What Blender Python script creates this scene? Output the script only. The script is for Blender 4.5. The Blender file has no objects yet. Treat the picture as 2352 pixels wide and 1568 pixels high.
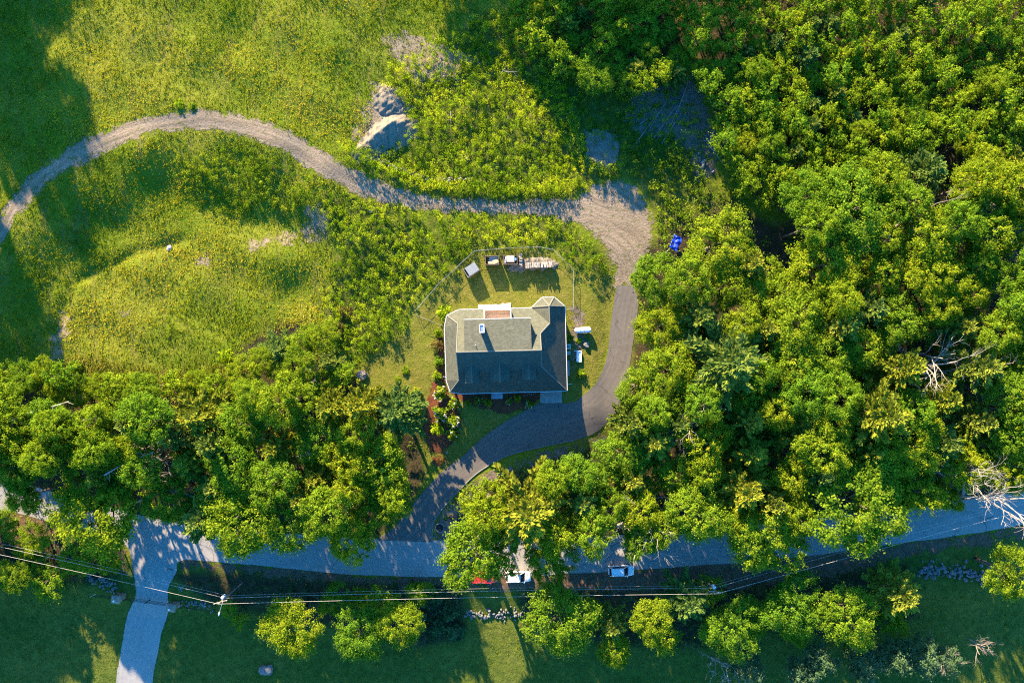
import bpy, math, random
import numpy as np
from mathutils import Vector, Matrix

# ------------------------------------------------------------------ camera, sky, sun, exposure
sc = bpy.context.scene
C = sc.collection
ALT = 120.0
cam_d = bpy.data.cameras.new('camera'); cam = bpy.data.objects.new('camera', cam_d); C.objects.link(cam)
cam.location = (0, 0, ALT); cam.rotation_euler = (0, 0, 0)
cam_d.sensor_width = 36; cam_d.lens = 24; cam_d.clip_end = 5000; cam_d.clip_start = 1
sc.camera = cam
SUN_EL, SUN_AZ = math.radians(19.5), math.radians(-21.5)      # azimuth from +Y towards +X
w = bpy.data.worlds.new('World'); sc.world = w; w.use_nodes = True
sky = w.node_tree.nodes.new('ShaderNodeTexSky'); sky.sky_type = 'NISHITA'; sky.sun_disc = False
sky.sun_elevation = SUN_EL; sky.sun_rotation = SUN_AZ
sky.air_density = 1.0; sky.dust_density = 0.3; sky.ozone_density = 4.0
bg = w.node_tree.nodes['Background']; bg.inputs[1].default_value = 0.13
hs_ = w.node_tree.nodes.new('ShaderNodeHueSaturation'); hs_.inputs['Saturation'].default_value = 1.30      # deep blue evening sky
w.node_tree.links.new(sky.outputs[0], hs_.inputs['Color']); w.node_tree.links.new(hs_.outputs[0], bg.inputs[0])
sun_d = bpy.data.lights.new('sun', 'SUN'); sun_d.energy = 5.0; sun_d.angle = math.radians(0.55)
sun_d.color = (1.0, 0.80, 0.50)
sun = bpy.data.objects.new('sun', sun_d); C.objects.link(sun)
to_sun = Vector((math.sin(SUN_AZ) * math.cos(SUN_EL), math.cos(SUN_AZ) * math.cos(SUN_EL), math.sin(SUN_EL)))
sun.rotation_euler = (-to_sun).to_track_quat('-Z', 'Y').to_euler()
sc.view_settings.view_transform = 'Standard'; sc.view_settings.look = 'None'
sc.view_settings.exposure = 2.55; sc.view_settings.gamma = 1.0
sc.render.engine = 'CYCLES'
cy = sc.cycles
cy.max_bounces = 4; cy.diffuse_bounces = 3; cy.glossy_bounces = 2; cy.transmission_bounces = 2
cy.transparent_max_bounces = 6; cy.caustics_reflective = False; cy.caustics_refractive = False
cy.use_denoising = False; cy.filter_width = 1.15

# ------------------------------------------------------------------ helpers
S = 180.0 / 2352.0
def P(vx, vy, z=0.0):
    f = S * (1 - z / ALT)
    return (vx - 1176) * f, (784 - vy) * f
def PA(pts, z=0.0):
    a = np.asarray(pts, float); f = S * (1 - z / ALT)
    return np.stack([(a[:, 0] - 1176) * f, (784 - a[:, 1]) * f], 1)
def sstep(a, b, x):
    t = np.clip((x - a) / (b - a), 0, 1); return t * t * (3 - 2 * t)
def inpoly(x, y, poly):
    x = np.asarray(x); y = np.asarray(y); r = np.zeros(x.shape, bool); n = len(poly)
    for i in range(n):
        x1, y1 = poly[i]; x2, y2 = poly[(i + 1) % n]
        if y1 == y2: continue
        c = ((y1 > y) != (y2 > y)) & (x < (x2 - x1) * (y - y1) / (y2 - y1) + x1)
        r ^= c
    return r
def distline(x, y, line, closed=False):
    d = np.full(np.shape(x), 1e9); n = len(line)
    for i in range(n if closed else n - 1):
        a = line[i]; b = line[(i + 1) % n]; ab = b - a; L = max(ab @ ab, 1e-9)
        t = np.clip(((x - a[0]) * ab[0] + (y - a[1]) * ab[1]) / L, 0, 1)
        d = np.minimum(d, np.hypot(x - a[0] - t * ab[0], y - a[1] - t * ab[1]))
    return d
def resample(pts, n):
    """Catmull-Rom through pts, n points evenly by arc length"""
    p = np.asarray(pts, float); q = np.vstack([2 * p[0] - p[1], p, 2 * p[-1] - p[-2]]); out = []
    for i in range(1, len(q) - 2):
        t = np.linspace(0, 1, 16, endpoint=False)[:, None]
        a, b, c, d = q[i - 1], q[i], q[i + 1], q[i + 2]
        out.append(0.5 * (2 * b + (c - a) * t + (2 * a - 5 * b + 4 * c - d) * t ** 2 + (3 * b - a - 3 * c + d) * t ** 3))
    out = np.vstack(out + [p[-1:]])
    s = np.r_[0, np.cumsum(np.hypot(*np.diff(out[:, :2], axis=0).T))]
    u = np.linspace(0, s[-1], n)
    return np.stack([np.interp(u, s, out[:, k]) for k in range(out.shape[1])], 1)

# ------------------------------------------------------------------ plan of the place (V = picture plan units, turned to metres)
TR_OUT = [(-120, 760), (-40, 600), (0, 535), (25, 498), (45, 455), (90, 405), (150, 360), (230, 315), (320, 280), (400, 265), (480, 258), (560, 268),
          (640, 290), (710, 325), (770, 365), (830, 395), (900, 422), (1000, 447), (1120, 455), (1240, 455), (1330, 445)]
TR_IN = [(-60, 800), (0, 645), (20, 590), (50, 540), (80, 490), (130, 435), (200, 395), (290, 350), (370, 320), (440, 311), (520, 316), (590, 332),
         (650, 355), (720, 400), (780, 432), (850, 466), (940, 482), (1040, 492), (1140, 496), (1240, 500), (1330, 520)]
JUNC = [(1225, 467), (1310, 452), (1365, 424), (1440, 408), (1482, 445), (1503, 500), (1500, 560), (1482, 610), (1466, 662), (1412, 662), (1406, 610), (1380, 560), (1330, 520), (1225, 490)]
DR_A = [(1418, 655), (1411, 690), (1402, 760), (1396, 810), (1385, 850), (1366, 882), (1335, 912), (1318, 923), (1290, 926), (1240, 926), (1178, 959), (1129, 990),
        (1086, 1027), (1063, 1049), (1012, 1088), (971, 1132), (934, 1178), (905, 1212), (860, 1246)]
DR_B = [(1456, 655), (1467, 691), (1463, 740), (1453, 800), (1446, 850), (1440, 900), (1421, 942), (1376, 990), (1322, 1012), (1227, 1032), (1166, 1049),
        (1119, 1074), (1080, 1103), (1027, 1158), (998, 1195), (991, 1222), (990, 1250)]
RD_N = [(-300, 1030), (-80, 1085), (0, 1105), (90, 1128), (200, 1158), (300, 1185), (420, 1208), (600, 1226), (800, 1240), (1000, 1246), (1200, 1244), (1350, 1238), (1500, 1228),
        (1700, 1214), (1900, 1193), (2096, 1168), (2270, 1146), (2420, 1120), (2700, 1070)]
RD_S = [(-300, 1105), (-80, 1160), (0, 1178), (90, 1200), (200, 1232), (300, 1265), (420, 1290), (600, 1306), (800, 1325), (1000, 1331), (1200, 1329), (1350, 1322), (1500, 1312),
        (1700, 1298), (1900, 1277), (2096, 1250), (2270, 1227), (2420, 1200), (2700, 1150)]
SR_L = [(240, 1232), (281, 1262), (294, 1309), (300, 1363), (288, 1400), (273, 1430), (262, 1490), (250, 1568), (225, 1750)]
SR_R = [(452, 1288), (402, 1296), (394, 1318), (376, 1357), (372, 1410), (358, 1456), (348, 1496), (335, 1568), (310, 1750)]
LAWN = [(957, 715), (1062, 603), (1091, 577), (1240, 568), (1318, 620), (1400, 630), (1418, 655), (1402, 780), (1366, 880), (1320, 930), (1180, 1000), (1080, 1040), (1010, 1095), (965, 1050), (960, 960), (930, 900), (860, 900), (815, 860), (840, 820), (900, 790), (950, 745)]
HOUSE = [(1012, 700), (1230, 700), (1250, 680), (1290, 680), (1305, 700), (1305, 905), (1030, 908)]
FOR_W = [(-200, 850), (60, 850), (180, 880), (330, 905), (480, 880), (560, 790), (640, 745), (740, 740), (770, 800), (800, 850), (850, 900), (860, 930), (830, 980), (960, 1000), (970, 1060), (980, 1090), (930, 1180), (870, 1240), (700, 1250), (450, 1225), (300, 1195), (100, 1140), (-200, 1060)]
FOR_E = [(1450, 600), (1500, 560), (1580, 500), (1680, 470), (1780, 520), (1830, 500), (1860, 430), (2000, 400), (2200, 350), (2500, 350), (2500, 1090), (2300, 1150), (2000, 1195), (1700, 1225), (1400, 1245), (1010, 1250), (1010, 1190), (1060, 1130), (1130, 1100), (1240, 1065), (1340, 1040), (1400, 1000), (1440, 930), (1455, 800), (1470, 690)]
FOR_NE = [(1590, 20), (1620, -60), (2500, -60), (2500, 350), (2200, 350), (2000, 400), (1860, 430), (1800, 480), (1730, 440), (1670, 340), (1640, 240), (1600, 130)]
FOR_N = [(1180, -60), (1620, -60), (1590, 20), (1580, 160), (1520, 190), (1400, 190), (1290, 160), (1230, 90), (1190, 40)]
SCRUB_A = [(835, 330), (880, 185), (960, 120), (1060, 70), (1110, 20), (1190, 30), (1260, 130), (1320, 240), (1350, 330), (1425, 380), (1430, 415), (1360, 425), (1300, 455), (1230, 466), (1100, 463), (1000, 450), (900, 420), (820, 385), (790, 350)]
SCRUB_B = [(800, 440), (860, 470), (960, 490), (985, 540), (965, 640), (930, 730), (890, 780), (810, 840), (760, 800), (735, 740), (760, 640), (785, 560), (740, 470)]
SCRUB_C = [(985, 490), (1120, 490), (1240, 495), (1300, 520), (1370, 560), (1400, 605), (1395, 622), (1320, 612), (1275, 568), (1180, 562), (1090, 570), (1020, 630), (970, 690), (965, 640), (985, 560)]
SCRUB_D = [(420, 390), (520, 350), (620, 370), (760, 430), (740, 470), (620, 480), (540, 500), (440, 470)]
SCRUB_E = [(1440, 405), (1420, 380), (1440, 330), (1560, 330), (1640, 420), (1720, 470), (1590, 500), (1510, 570), (1505, 500), (1485, 445)]
SCRUB_F = [(1240, 130), (1300, 165), (1420, 195), (1530, 195), (1590, 200), (1640, 330), (1600, 420), (1420, 370), (1350, 330), (1320, 240)]
SHADE_S = [(380, 1325), (560, 1325), (800, 1345), (1060, 1350), (1060, 1480), (960, 1500), (700, 1440), (480, 1400)]
SOUTH_V = [(1190, 1370), (1500, 1360), (1800, 1340), (2100, 1300), (2130, 1430), (1990, 1480), (1780, 1460), (1600, 1500), (1380, 1490), (1210, 1450)]
WEST_S = [(-200, 1180), (100, 1210), (240, 1260), (270, 1330), (150, 1345), (-200, 1330)]

# terrain: the meadow north of the dirt track lies higher, a bank falls to the south of it
_inn = PA([(-600, 1500), (-300, 1150)] + TR_IN)
_inpoly = [tuple(p) for p in _inn] + [tuple(p) for p in PA([(1330, 1500)])]
def height(x, y):
    x = np.asarray(x, float); y = np.asarray(y, float)
    vx = x / S + 1176; vy = 784 - y / S
    wgt = (1 - sstep(640, 1010, vx)) * (1 - sstep(560, 900, vy))
    ins = inpoly(x, y, _inpoly); d = np.where(ins, distline(x, y, _inn), 0)
    h = 2.3 * wgt * (1 - sstep(0.3, 12.5, d))
    wv = (1 - sstep(700, 980, vx)) * (1 - sstep(760, 860, vy))
    h = h + wv * (0.14 * np.sin(x * .55 + 1.3 * np.sin(y * .31)) + 0.12 * np.sin(y * .62 + x * .23 + 2))
    # low scarp running across the meadow below the bank, and a hump of thin soil
    sc_l = PA([(130, 760), (165, 650), (240, 610), (330, 575), (420, 550)])
    ds = distline(x, y, sc_l); h = h - (.42 + .14 * np.sin(x * .9)) * np.exp(-(ds / 1.1) ** 2) * (vx < 1000)
    h = h - 1.6 * sstep(930, 1065, vy) - .5 * sstep(1352, 1400, vx) * (1 - sstep(980, 1100, vy)) * sstep(560, 660, vy) * (1 - sstep(1500, 1800, vx))
    h = h - 1.0 * sstep(1345, 1440, vy)
    mx, my = P(660, 590); h = h + 0.9 * np.exp(-(((x - mx) / 11) ** 2 + ((y - my) / 4.5) ** 2))
    return h
def hz(x, y): return float(height(np.array([x]), np.array([y]))[0])

# ------------------------------------------------------------------ materials
M = {}
class NT:
    def __init__(s, name):
        s.m = bpy.data.materials.new(name); s.m.use_nodes = True; s.t = s.m.node_tree; s.n = s.t.nodes; s.n.clear()
        s.out = s.n.new('ShaderNodeOutputMaterial')
    def node(s, typ, **kw):
        n = s.n.new(typ)
        for k, v in kw.items(): setattr(n, k, v)
        return n
    def link(s, a, b): s.t.links.new(a, b)
    def set(s, sock, v):
        if isinstance(v, bpy.types.NodeSocket): s.link(v, sock)
        else: sock.default_value = v
    def noise(s, scale, detail=3, rough=.55, vec=None, dist=0):
        n = s.node('ShaderNodeTexNoise'); n.inputs['Scale'].default_value = scale; n.inputs['Detail'].default_value = detail
        n.inputs['Roughness'].default_value = rough; n.inputs['Distortion'].default_value = dist
        s.link(vec if vec else s.pos(), n.inputs['Vector']); return n.outputs['Fac']
    def pos(s):
        if not hasattr(s, '_p'): s._p = s.node('ShaderNodeNewGeometry').outputs['Position']
        return s._p
    def obj(s): return s.node('ShaderNodeTexCoord').outputs['Object']
    def uv(s): return s.node('ShaderNodeTexCoord').outputs['UV']
    def mapping(s, vec, scale=(1, 1, 1), rot=(0, 0, 0)):
        n = s.node('ShaderNodeMapping'); s.link(vec, n.inputs[0]); n.inputs['Scale'].default_value = scale; n.inputs['Rotation'].default_value = rot; return n.outputs[0]
    def attr(s, name, out='Fac'): return s.node('ShaderNodeAttribute', attribute_name=name).outputs[out]
    def ramp(s, fac, stops):
        n = s.node('ShaderNodeValToRGB'); e = n.color_ramp.elements
        while len(e) < len(stops): e.new(0.5)
        for k, (p, c) in enumerate(stops):
            e[k].position = p; e[k].color = (c[0], c[1], c[2], 1) if hasattr(c, '__len__') else (c, c, c, 1)
        s.link(fac, n.inputs[0]); return n.outputs[0]
    def mix(s, fac, a, b, blend='MIX'):
        n = s.node('ShaderNodeMix', data_type='RGBA', blend_type=blend)
        s.set(n.inputs[0], fac)
        for sk, v in ((n.inputs[6], a), (n.inputs[7], b)):
            if not isinstance(v, bpy.types.NodeSocket) and len(v) == 3: v = (*v, 1)
            s.set(sk, v)
        return n.outputs[2]
    def math(s, op, a, b=0.0, clamp=False):
        n = s.node('ShaderNodeMath', operation=op, use_clamp=clamp); s.set(n.inputs[0], a); s.set(n.inputs[1], b); return n.outputs[0]
    def bump(s, h, dist=.05, strength=1.0):
        n = s.node('ShaderNodeBump'); n.inputs['Strength'].default_value = strength; n.inputs['Distance'].default_value = dist; s.link(h, n.inputs['Height']); return n.outputs[0]
    def principled(s, color, rough=.8, metal=0.0, normal=None, spec=.3):
        n = s.node('ShaderNodeBsdfPrincipled')
        if not isinstance(color, bpy.types.NodeSocket) and len(color) == 3: color = (*color, 1)
        s.set(n.inputs['Base Color'], color); s.set(n.inputs['Roughness'], rough); n.inputs['Metallic'].default_value = metal
        n.inputs['Specular IOR Level'].default_value = spec
        if normal: s.link(normal, n.inputs['Normal'])
        return n.outputs[0]
    def done(s, sh): s.link(sh, s.out.inputs[0]); M[s.m.name] = s.m; return s.m

def simple(name, c, rough=.7, metal=0, var=.25, scale=3.0, spec=.3):
    t = NT(name); n = t.noise(scale, 4, .6, t.obj())
    col = t.mix(n, tuple(x * (1 - var) for x in c), tuple(min(1, x * (1 + var)) for x in c))
    return t.done(t.principled(col, rough, metal, spec=spec))

def foliage(name, stops, trans=.35, rnd=((.86, .9, .9), (1.12, 1.06, 1.0)), tcol=1.25):
    """leaf material: colour from the per-leaf tint attribute, shifted a little from plant to plant"""
    t = NT(name); tint = t.attr('tint'); col = t.ramp(tint, stops)
    oi = t.node('ShaderNodeObjectInfo').outputs['Random']
    col = t.mix(1.0, col, t.mix(oi, rnd[0], rnd[1]), 'MULTIPLY')
    d = t.node('ShaderNodeBsdfDiffuse'); t.link(col, d.inputs[0])
    tr = t.node('ShaderNodeBsdfTranslucent'); t.link(t.mix(1.0, col, (tcol, tcol * .95, .5), 'MULTIPLY'), tr.inputs[0])
    m = t.node('ShaderNodeMixShader'); m.inputs[0].default_value = trans; t.link(d.outputs[0], m.inputs[1]); t.link(tr.outputs[0], m.inputs[2])
    return t.done(m.outputs[0])
# leaves
foliage('leaf_broad', [(0, (0.067, 0.125, 0.008)), (.5, (0.160, 0.243, 0.014)), (1, (0.333, 0.362, 0.022))], trans=.42, rnd=((.66, .86, 1.05), (1.24, 1.06, .9)))
foliage('leaf_young', [(0, (0.069, 0.135, 0.009)), (.5, (0.163, 0.245, 0.014)), (1, (0.325, 0.375, 0.024))], trans=.42, rnd=((.72, .88, 1.0), (1.14, 1.04, .9)))
foliage('needles', [(0, (0.057, 0.109, 0.018)), (.5, (0.121, 0.172, 0.024)), (1, (0.253, 0.276, 0.035))], trans=.2, rnd=((.65, .8, 1.1), (1.35, 1.12, .8)))
foliage('needles_gold', [(0, (0.078, 0.107, 0.011)), (.5, (0.172, 0.197, 0.018)), (1, (0.296, 0.295, 0.025))], trans=.25)
foliage('leaf_shade_blue', [(0, (.03, .065, .022)), (.5, (.06, .105, .045)), (1, (.10, .15, .075))], trans=.2)  # bluish shade on the bottom-edge trees is put into this leaf colour
foliage('leaf_scrub', [(0, (0.069, 0.144, 0.007)), (.5, (0.194, 0.288, 0.011)), (1, (0.401, 0.443, 0.020))], trans=.42)
foliage('leaf_scrub_dark', [(0, (0.067, 0.125, 0.009)), (.5, (0.134, 0.213, 0.011)), (1, (0.256, 0.300, 0.015))])
foliage('leaf_bronze', [(0, (.07, .04, .02)), (.5, (.13, .085, .03)), (1, (.18, .17, .03))])
foliage('grass_blade', [(0, (0.097, 0.135, 0.009)), (.35, (0.175, 0.218, 0.011)), (.65, (0.260, 0.259, 0.015)), (1, (0.403, 0.341, 0.033))], trans=.3)
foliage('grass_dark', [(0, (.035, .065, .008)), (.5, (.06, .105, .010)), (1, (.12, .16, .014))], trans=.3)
foliage('grass_dry', [(0, (.09, .095, .012)), (.5, (.165, .155, .025)), (1, (.30, .25, .065))], trans=.25)
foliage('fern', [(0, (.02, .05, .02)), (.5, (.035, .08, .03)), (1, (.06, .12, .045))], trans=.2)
foliage('petal_white', [(0, (0.341, 0.310, 0.310)), (1, (0.496, 0.471, 0.446))], trans=.2)
# wood, stone, metals, paint
simple('bark', (.12, .09, .065), .95, var=.4, scale=6)
simple('bark_red', (.16, .075, .045), .95, var=.4, scale=6)
simple('dead_wood', (.27, .235, .20), .9, var=.3, scale=4)
simple('dead_wood_dark', (.22, .18, .145), .9, var=.35, scale=4)
simple('stone_grey', (.13, .127, .125), .9, var=.4, scale=3)
simple('stone_pale', (.24, .232, .22), .9, var=.3, scale=3)
simple('stone_tan', (.21, .165, .125), .9, var=.35, scale=3)
simple('white_paint', (.66, .66, .65), .5, var=.05)
simple('siding', (.45, .44, .41), .7, var=.06)
simple('trim', (.50, .50, .50), .5, var=.04)
simple('cap_metal', (.34, .40, .47), .35, .6, var=.1)
simple('steel', (.45, .46, .47), .4, .8, var=.1)
simple('galvanised', (.30, .295, .27), .5, .6, var=.15)
simple('dark_metal', (.03, .03, .035), .5, .3)
simple('black_void', (.012, .012, .012), .9)
simple('tank_white', (.82, .82, .80), .35, var=.04)
simple('tub_white', (.62, .66, .70), .35, var=.05)
simple('concrete', (.24, .23, .21), .9, var=.18, scale=1.5)
simple('paver_blue', (.30, .33, .37), .85, var=.25, scale=4)
simple('cedar_deck', (.62, .36, .20), .7, var=.12, scale=2)
simple('deck_pale', (.62, .50, .40), .8, var=.15, scale=2)
simple('bin_wood', (.17, .13, .10), .9, var=.35, scale=5)
simple('bin_grey', (.25, .245, .235), .9, var=.3, scale=5)
simple('plank_pale', (.40, .35, .30), .85, var=.18, scale=5)
simple('plywood', (.55, .40, .20), .85, var=.15, scale=3)
simple('log_end', (.30, .25, .20), .9, var=.35, scale=7)
simple('barrel_blue', (.10, .22, .40), .4, var=.1)
simple('tarp_blue', (.004, .035, .42), .5, var=.35, scale=5)
simple('car_white', (.74, .75, .76), .22, var=.02, spec=.6)
simple('car_red', (.55, .012, .015), .25, var=.05, spec=.6)
simple('car_glass', (.012, .016, .020), .08, var=.1, spec=.8)
simple('window_glass', (.03, .04, .05), .08, var=.1, spec=.8)
simple('tyre', (.02, .02, .02), .9)
simple('lamp_clear', (.7, .7, .68), .2, var=.05)
simple('lamp_red', (.35, .01, .01), .3, var=.05)
simple('pole_wood', (.19, .155, .12), .9, var=.3, scale=2)
simple('wire_metal', (.55, .50, .44), .5, .2, var=.1)
simple('insulator', (.5, .5, .52), .3, var=.1)
simple('transformer_paint', (.52, .55, .57), .4, var=.05)
simple('sign_blue', (.05, .20, .42), .4, var=.05)
simple('sign_post', (.42, .44, .44), .5, .5, var=.1)
simple('iron_black', (.02, .02, .022), .5, .5)

def shingles(name, c):
    t = NT(name); uv = t.uv()
    b = t.node('ShaderNodeTexBrick'); t.link(uv, b.inputs['Vector']); b.inputs['Scale'].default_value = 1.0
    b.inputs['Brick Width'].default_value = .33; b.inputs['Row Height'].default_value = .145; b.inputs['Mortar Size'].default_value = .012
    b.inputs['Color1'].default_value = (*[x * .82 for x in c], 1); b.inputs['Color2'].default_value = (*[x * 1.2 for x in c], 1); b.inputs['Mortar'].default_value = (*[x * .45 for x in c], 1)
    n = t.noise(1.2, 4, .6, uv); col = t.mix(1.0, b.outputs[0], t.ramp(n, [(.25, .78), (.75, 1.18)]), 'MULTIPLY')
    g = t.noise(45, 2, .6, uv); col = t.mix(1.0, col, t.ramp(g, [(.3, .8), (.7, 1.2)]), 'MULTIPLY')
    return t.done(t.principled(col, .92, normal=t.bump(b.outputs['Fac'], .01, .6), spec=.15))
shingles('shingle', (.080, .082, .061))
simple('ridge_cap', (.13, .125, .105), .92, var=.2, scale=8)

def asphalt(name, c, wear, streak):
    t = NT(name)
    n1 = t.noise(.22, 5, .6); n2 = t.noise(1.6, 5, .65); n3 = t.noise(26, 2, .7)
    uv = t.uv(); st = t.noise(1.0, 4, .6, t.mapping(uv, (2.2, .10, 1)))
    col = t.mix(n1, tuple(x * .66 for x in c), tuple(x * 1.34 for x in c))
    col = t.mix(t.math('MULTIPLY', t.ramp(st, [(.45, 0.), (.75, 1.)]), streak), col, wear)
    col = t.mix(t.ramp(n2, [(.5, 0.), (.8, .4)]), col, wear)
    col = t.mix(1.0, col, t.ramp(n3, [(.3, .82), (.7, 1.15)]), 'MULTIPLY')
    # dusty pale edges (uv.x runs 0..1 across)
    sx = t.node('ShaderNodeSeparateXYZ'); t.link(uv, sx.inputs[0])
    e = t.math('MULTIPLY', t.math('ABSOLUTE', t.math('SUBTRACT', sx.outputs[2], .5)), 2.0)
    col = t.mix(t.math('MULTIPLY', t.ramp(e, [(.8, 0.), (1., .75)]), n2), col, wear)
    # cracks
    v = t.node('ShaderNodeTexVoronoi', feature='DISTANCE_TO_EDGE'); v.inputs['Scale'].default_value = .16
    dv = t.node('ShaderNodeVectorMath', operation='MULTIPLY_ADD'); nn = t.node('ShaderNodeTexNoise'); nn.inputs['Scale'].default_value = .8; nn.inputs['Detail'].default_value = 4
    t.link(t.pos(), nn.inputs['Vector']); t.link(nn.outputs['Color'], dv.inputs[0]); dv.inputs[1].default_value = (2.5, 2.5, 0); t.link(t.pos(), dv.inputs[2])
    t.link(dv.outputs[0], v.inputs['Vector'])
    crack = t.math('MULTIPLY', t.ramp(v.outputs['Distance'], [(.003, 1.), (.010, 0.)]), t.ramp(n1, [(.48, 0.), (.58, .8)]))
    col = t.mix(crack, col, tuple(x * .3 for x in c))
    return t.done(t.principled(col, .9, normal=t.bump(n3, .01, .5), spec=.25))
asphalt('asphalt_old', (.17, .162, .155), (.29, .27, .25), .5)
asphalt('asphalt_drive', (.066, .059, .054), (.14, .122, .106), .85)

def soil(name, c1, c2, c3, grain=8.0, edge=True, soft=1.0, veg=None):
    """bare ground that breaks up into the grass along its edge ('edge' attribute: metres inside the border)"""
    t = NT(name); n1 = t.noise(.5, 5, .6); n2 = t.noise(3.0, 5, .65); n3 = t.noise(grain * 2.2, 3, .7)
    tr = t.noise(1.0, 4, .6, t.mapping(t.uv(), (1.4, .07, 1)))
    col = t.mix(n1, c1, c2); col = t.mix(t.ramp(n2, [(.45, 0.), (.8, .75)]), col, c3)
    col = t.mix(t.ramp(tr, [(.44, 0.), (.64, .5)]), col, tuple(x * .5 for x in c1))
    col = t.mix(1.0, col, t.ramp(n3, [(.25, .68), (.75, 1.25)]), 'MULTIPLY')
    if veg: col = t.mix(t.math('MULTIPLY', t.ramp(t.noise(1.1, 5, .7), [(.56, 0.), (.64, 1.)]), .75), col, veg)
    hgt = t.math('ADD', t.math('MULTIPLY', n3, .4), t.math('ADD', n2, t.math('MULTIPLY', tr, .8)))
    sh = t.principled(col, .97, normal=t.bump(hgt, .14, .9), spec=.1)
    if edge:
        e = t.attr('edge'); a = t.math('ADD', t.math('MULTIPLY', e, 1.0 / soft), t.math('ADD', t.math('MULTIPLY', t.math('SUBTRACT', t.noise(.45, 6, .75), .56), 6.0), t.math('MULTIPLY', t.math('SUBTRACT', t.noise(2.6, 4, .7), .5), 3.0)))
        a = t.math('MULTIPLY', a, 3.0, True)
        tp = t.node('ShaderNodeBsdfTransparent'); mx = t.node('ShaderNodeMixShader'); t.link(a, mx.inputs[0]); t.link(tp.outputs[0], mx.inputs[1]); t.link(sh, mx.inputs[2]); sh = mx.outputs[0]
    return t.done(sh)
soil('track_dirt', (.175, .132, .090), (.245, .188, .130), (.31, .248, .180), veg=(.075, .09, .016))
soil('sand', (0.162, 0.131, 0.097), (0.193, 0.162, 0.123), (0.223, 0.193, 0.154), soft=.55)
soil('sand_pile', (0.170, 0.140, 0.102), (0.212, 0.178, 0.136), (0.238, 0.204, 0.162), edge=False)
soil('litter_dirt', (0.085, 0.053, 0.036), (0.145, 0.089, 0.060), (0.204, 0.128, 0.072), soft=1.2, veg=(.05, .07, .012))
soil('grey_dirt', (.125, .098, .074), (.18, .142, .108), (.22, .18, .135), soft=1.4, veg=(.06, .08, .015))
soil('mulch', (.105, .034, .018), (.17, .055, .026), (.21, .085, .04), grain=14, soft=.5)
soil('thin_soil', (0.216, 0.156, 0.102), (0.276, 0.216, 0.150), (0.240, 0.198, 0.102), soft=1.6, veg=(.16, .17, .02))

def ground_mat():
    t = NT('ground')
    n0 = t.noise(.035, 4, .6); n1 = t.noise(.16, 5, .62); n2 = t.noise(.8, 5, .65); n3 = t.noise(3.6, 4, .7)
    mea = t.ramp(n1, [(.3, (.065, .105, .007)), (.5, (.115, .150, .009)), (.7, (.18, .175, .018))])
    mea = t.mix(t.ramp(n2, [(.35, .55), (.62, 0.)]), mea, (.075, .115, .007))
    mea = t.mix(t.ramp(n0, [(.45, 0.), (.65, .45)]), mea, (.21, .19, .026))
    wv_ = t.noise(.55, 5, .7, t.mapping(t.pos(), (1.0, .12, 1), (0, 0, .06))); mea = t.mix(t.ramp(wv_, [(.52, 0.), (.66, .55)]), mea, (.15, .115, .035))
    lawn = t.ramp(n2, [(.3, (.085, .095, .012)), (.55, (.135, .125, .022)), (.75, (.19, .15, .045))])
    lawn = t.mix(t.ramp(n1, [(.45, 0.), (.7, .5)]), lawn, (.135, .165, .014))
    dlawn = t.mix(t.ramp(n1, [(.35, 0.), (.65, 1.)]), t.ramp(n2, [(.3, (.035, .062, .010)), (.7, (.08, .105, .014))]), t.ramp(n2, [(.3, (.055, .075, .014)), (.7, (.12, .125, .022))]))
    fo = t.ramp(n2, [(.3, (.018, .024, .008)), (.5, (.042, .034, .018)), (.75, (.085, .05, .028))])
    scr = t.ramp(n2, [(.3, (.035, .055, .008)), (.55, (.075, .09, .012)), (.72, (.16, .13, .05))])
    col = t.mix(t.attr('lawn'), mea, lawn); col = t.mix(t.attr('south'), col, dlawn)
    col = t.mix(t.attr('scrub'), col, scr); col = t.mix(t.attr('forest'), col, fo)
    col = t.mix(1.0, col, t.ramp(n3, [(.25, .62), (.75, 1.3)]), 'MULTIPLY')
    h = t.math('ADD', n3, t.math('MULTIPLY', n2, 1.2))
    return t.done(t.principled(col, .97, normal=t.bump(h, .16, .8), spec=.05))
ground_mat()

# ------------------------------------------------------------------ mesh tools
def mesh_np(name, V, F, mat, attrs=None, smooth=False, uv=None):
    """F: (n,k) int array"""
    me = bpy.data.meshes.new(name); V = np.asarray(V, np.float32); F = np.asarray(F, np.int32); n, k = F.shape
    me.vertices.add(len(V)); me.vertices.foreach_set('co', V.ravel())
    me.loops.add(n * k); me.loops.foreach_set('vertex_index', F.ravel())
    me.polygons.add(n); me.polygons.foreach_set('loop_start', np.arange(0, n * k, k, dtype=np.int32))
    me.update(calc_edges=True)
    if smooth: me.polygons.foreach_set('use_smooth', np.ones(n, bool))
    for a, v in (attrs or {}).items():
        at = me.attributes.new(a, 'FLOAT', 'POINT'); at.data.foreach_set('value', np.asarray(v, np.float32))
    if uv is not None:
        ul = me.uv_layers.new(name='UVMap'); ul.data.foreach_set('uv', np.asarray(uv, np.float32)[F.ravel()].ravel())
    if mat: me.materials.append(M[mat])
    return me
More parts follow.
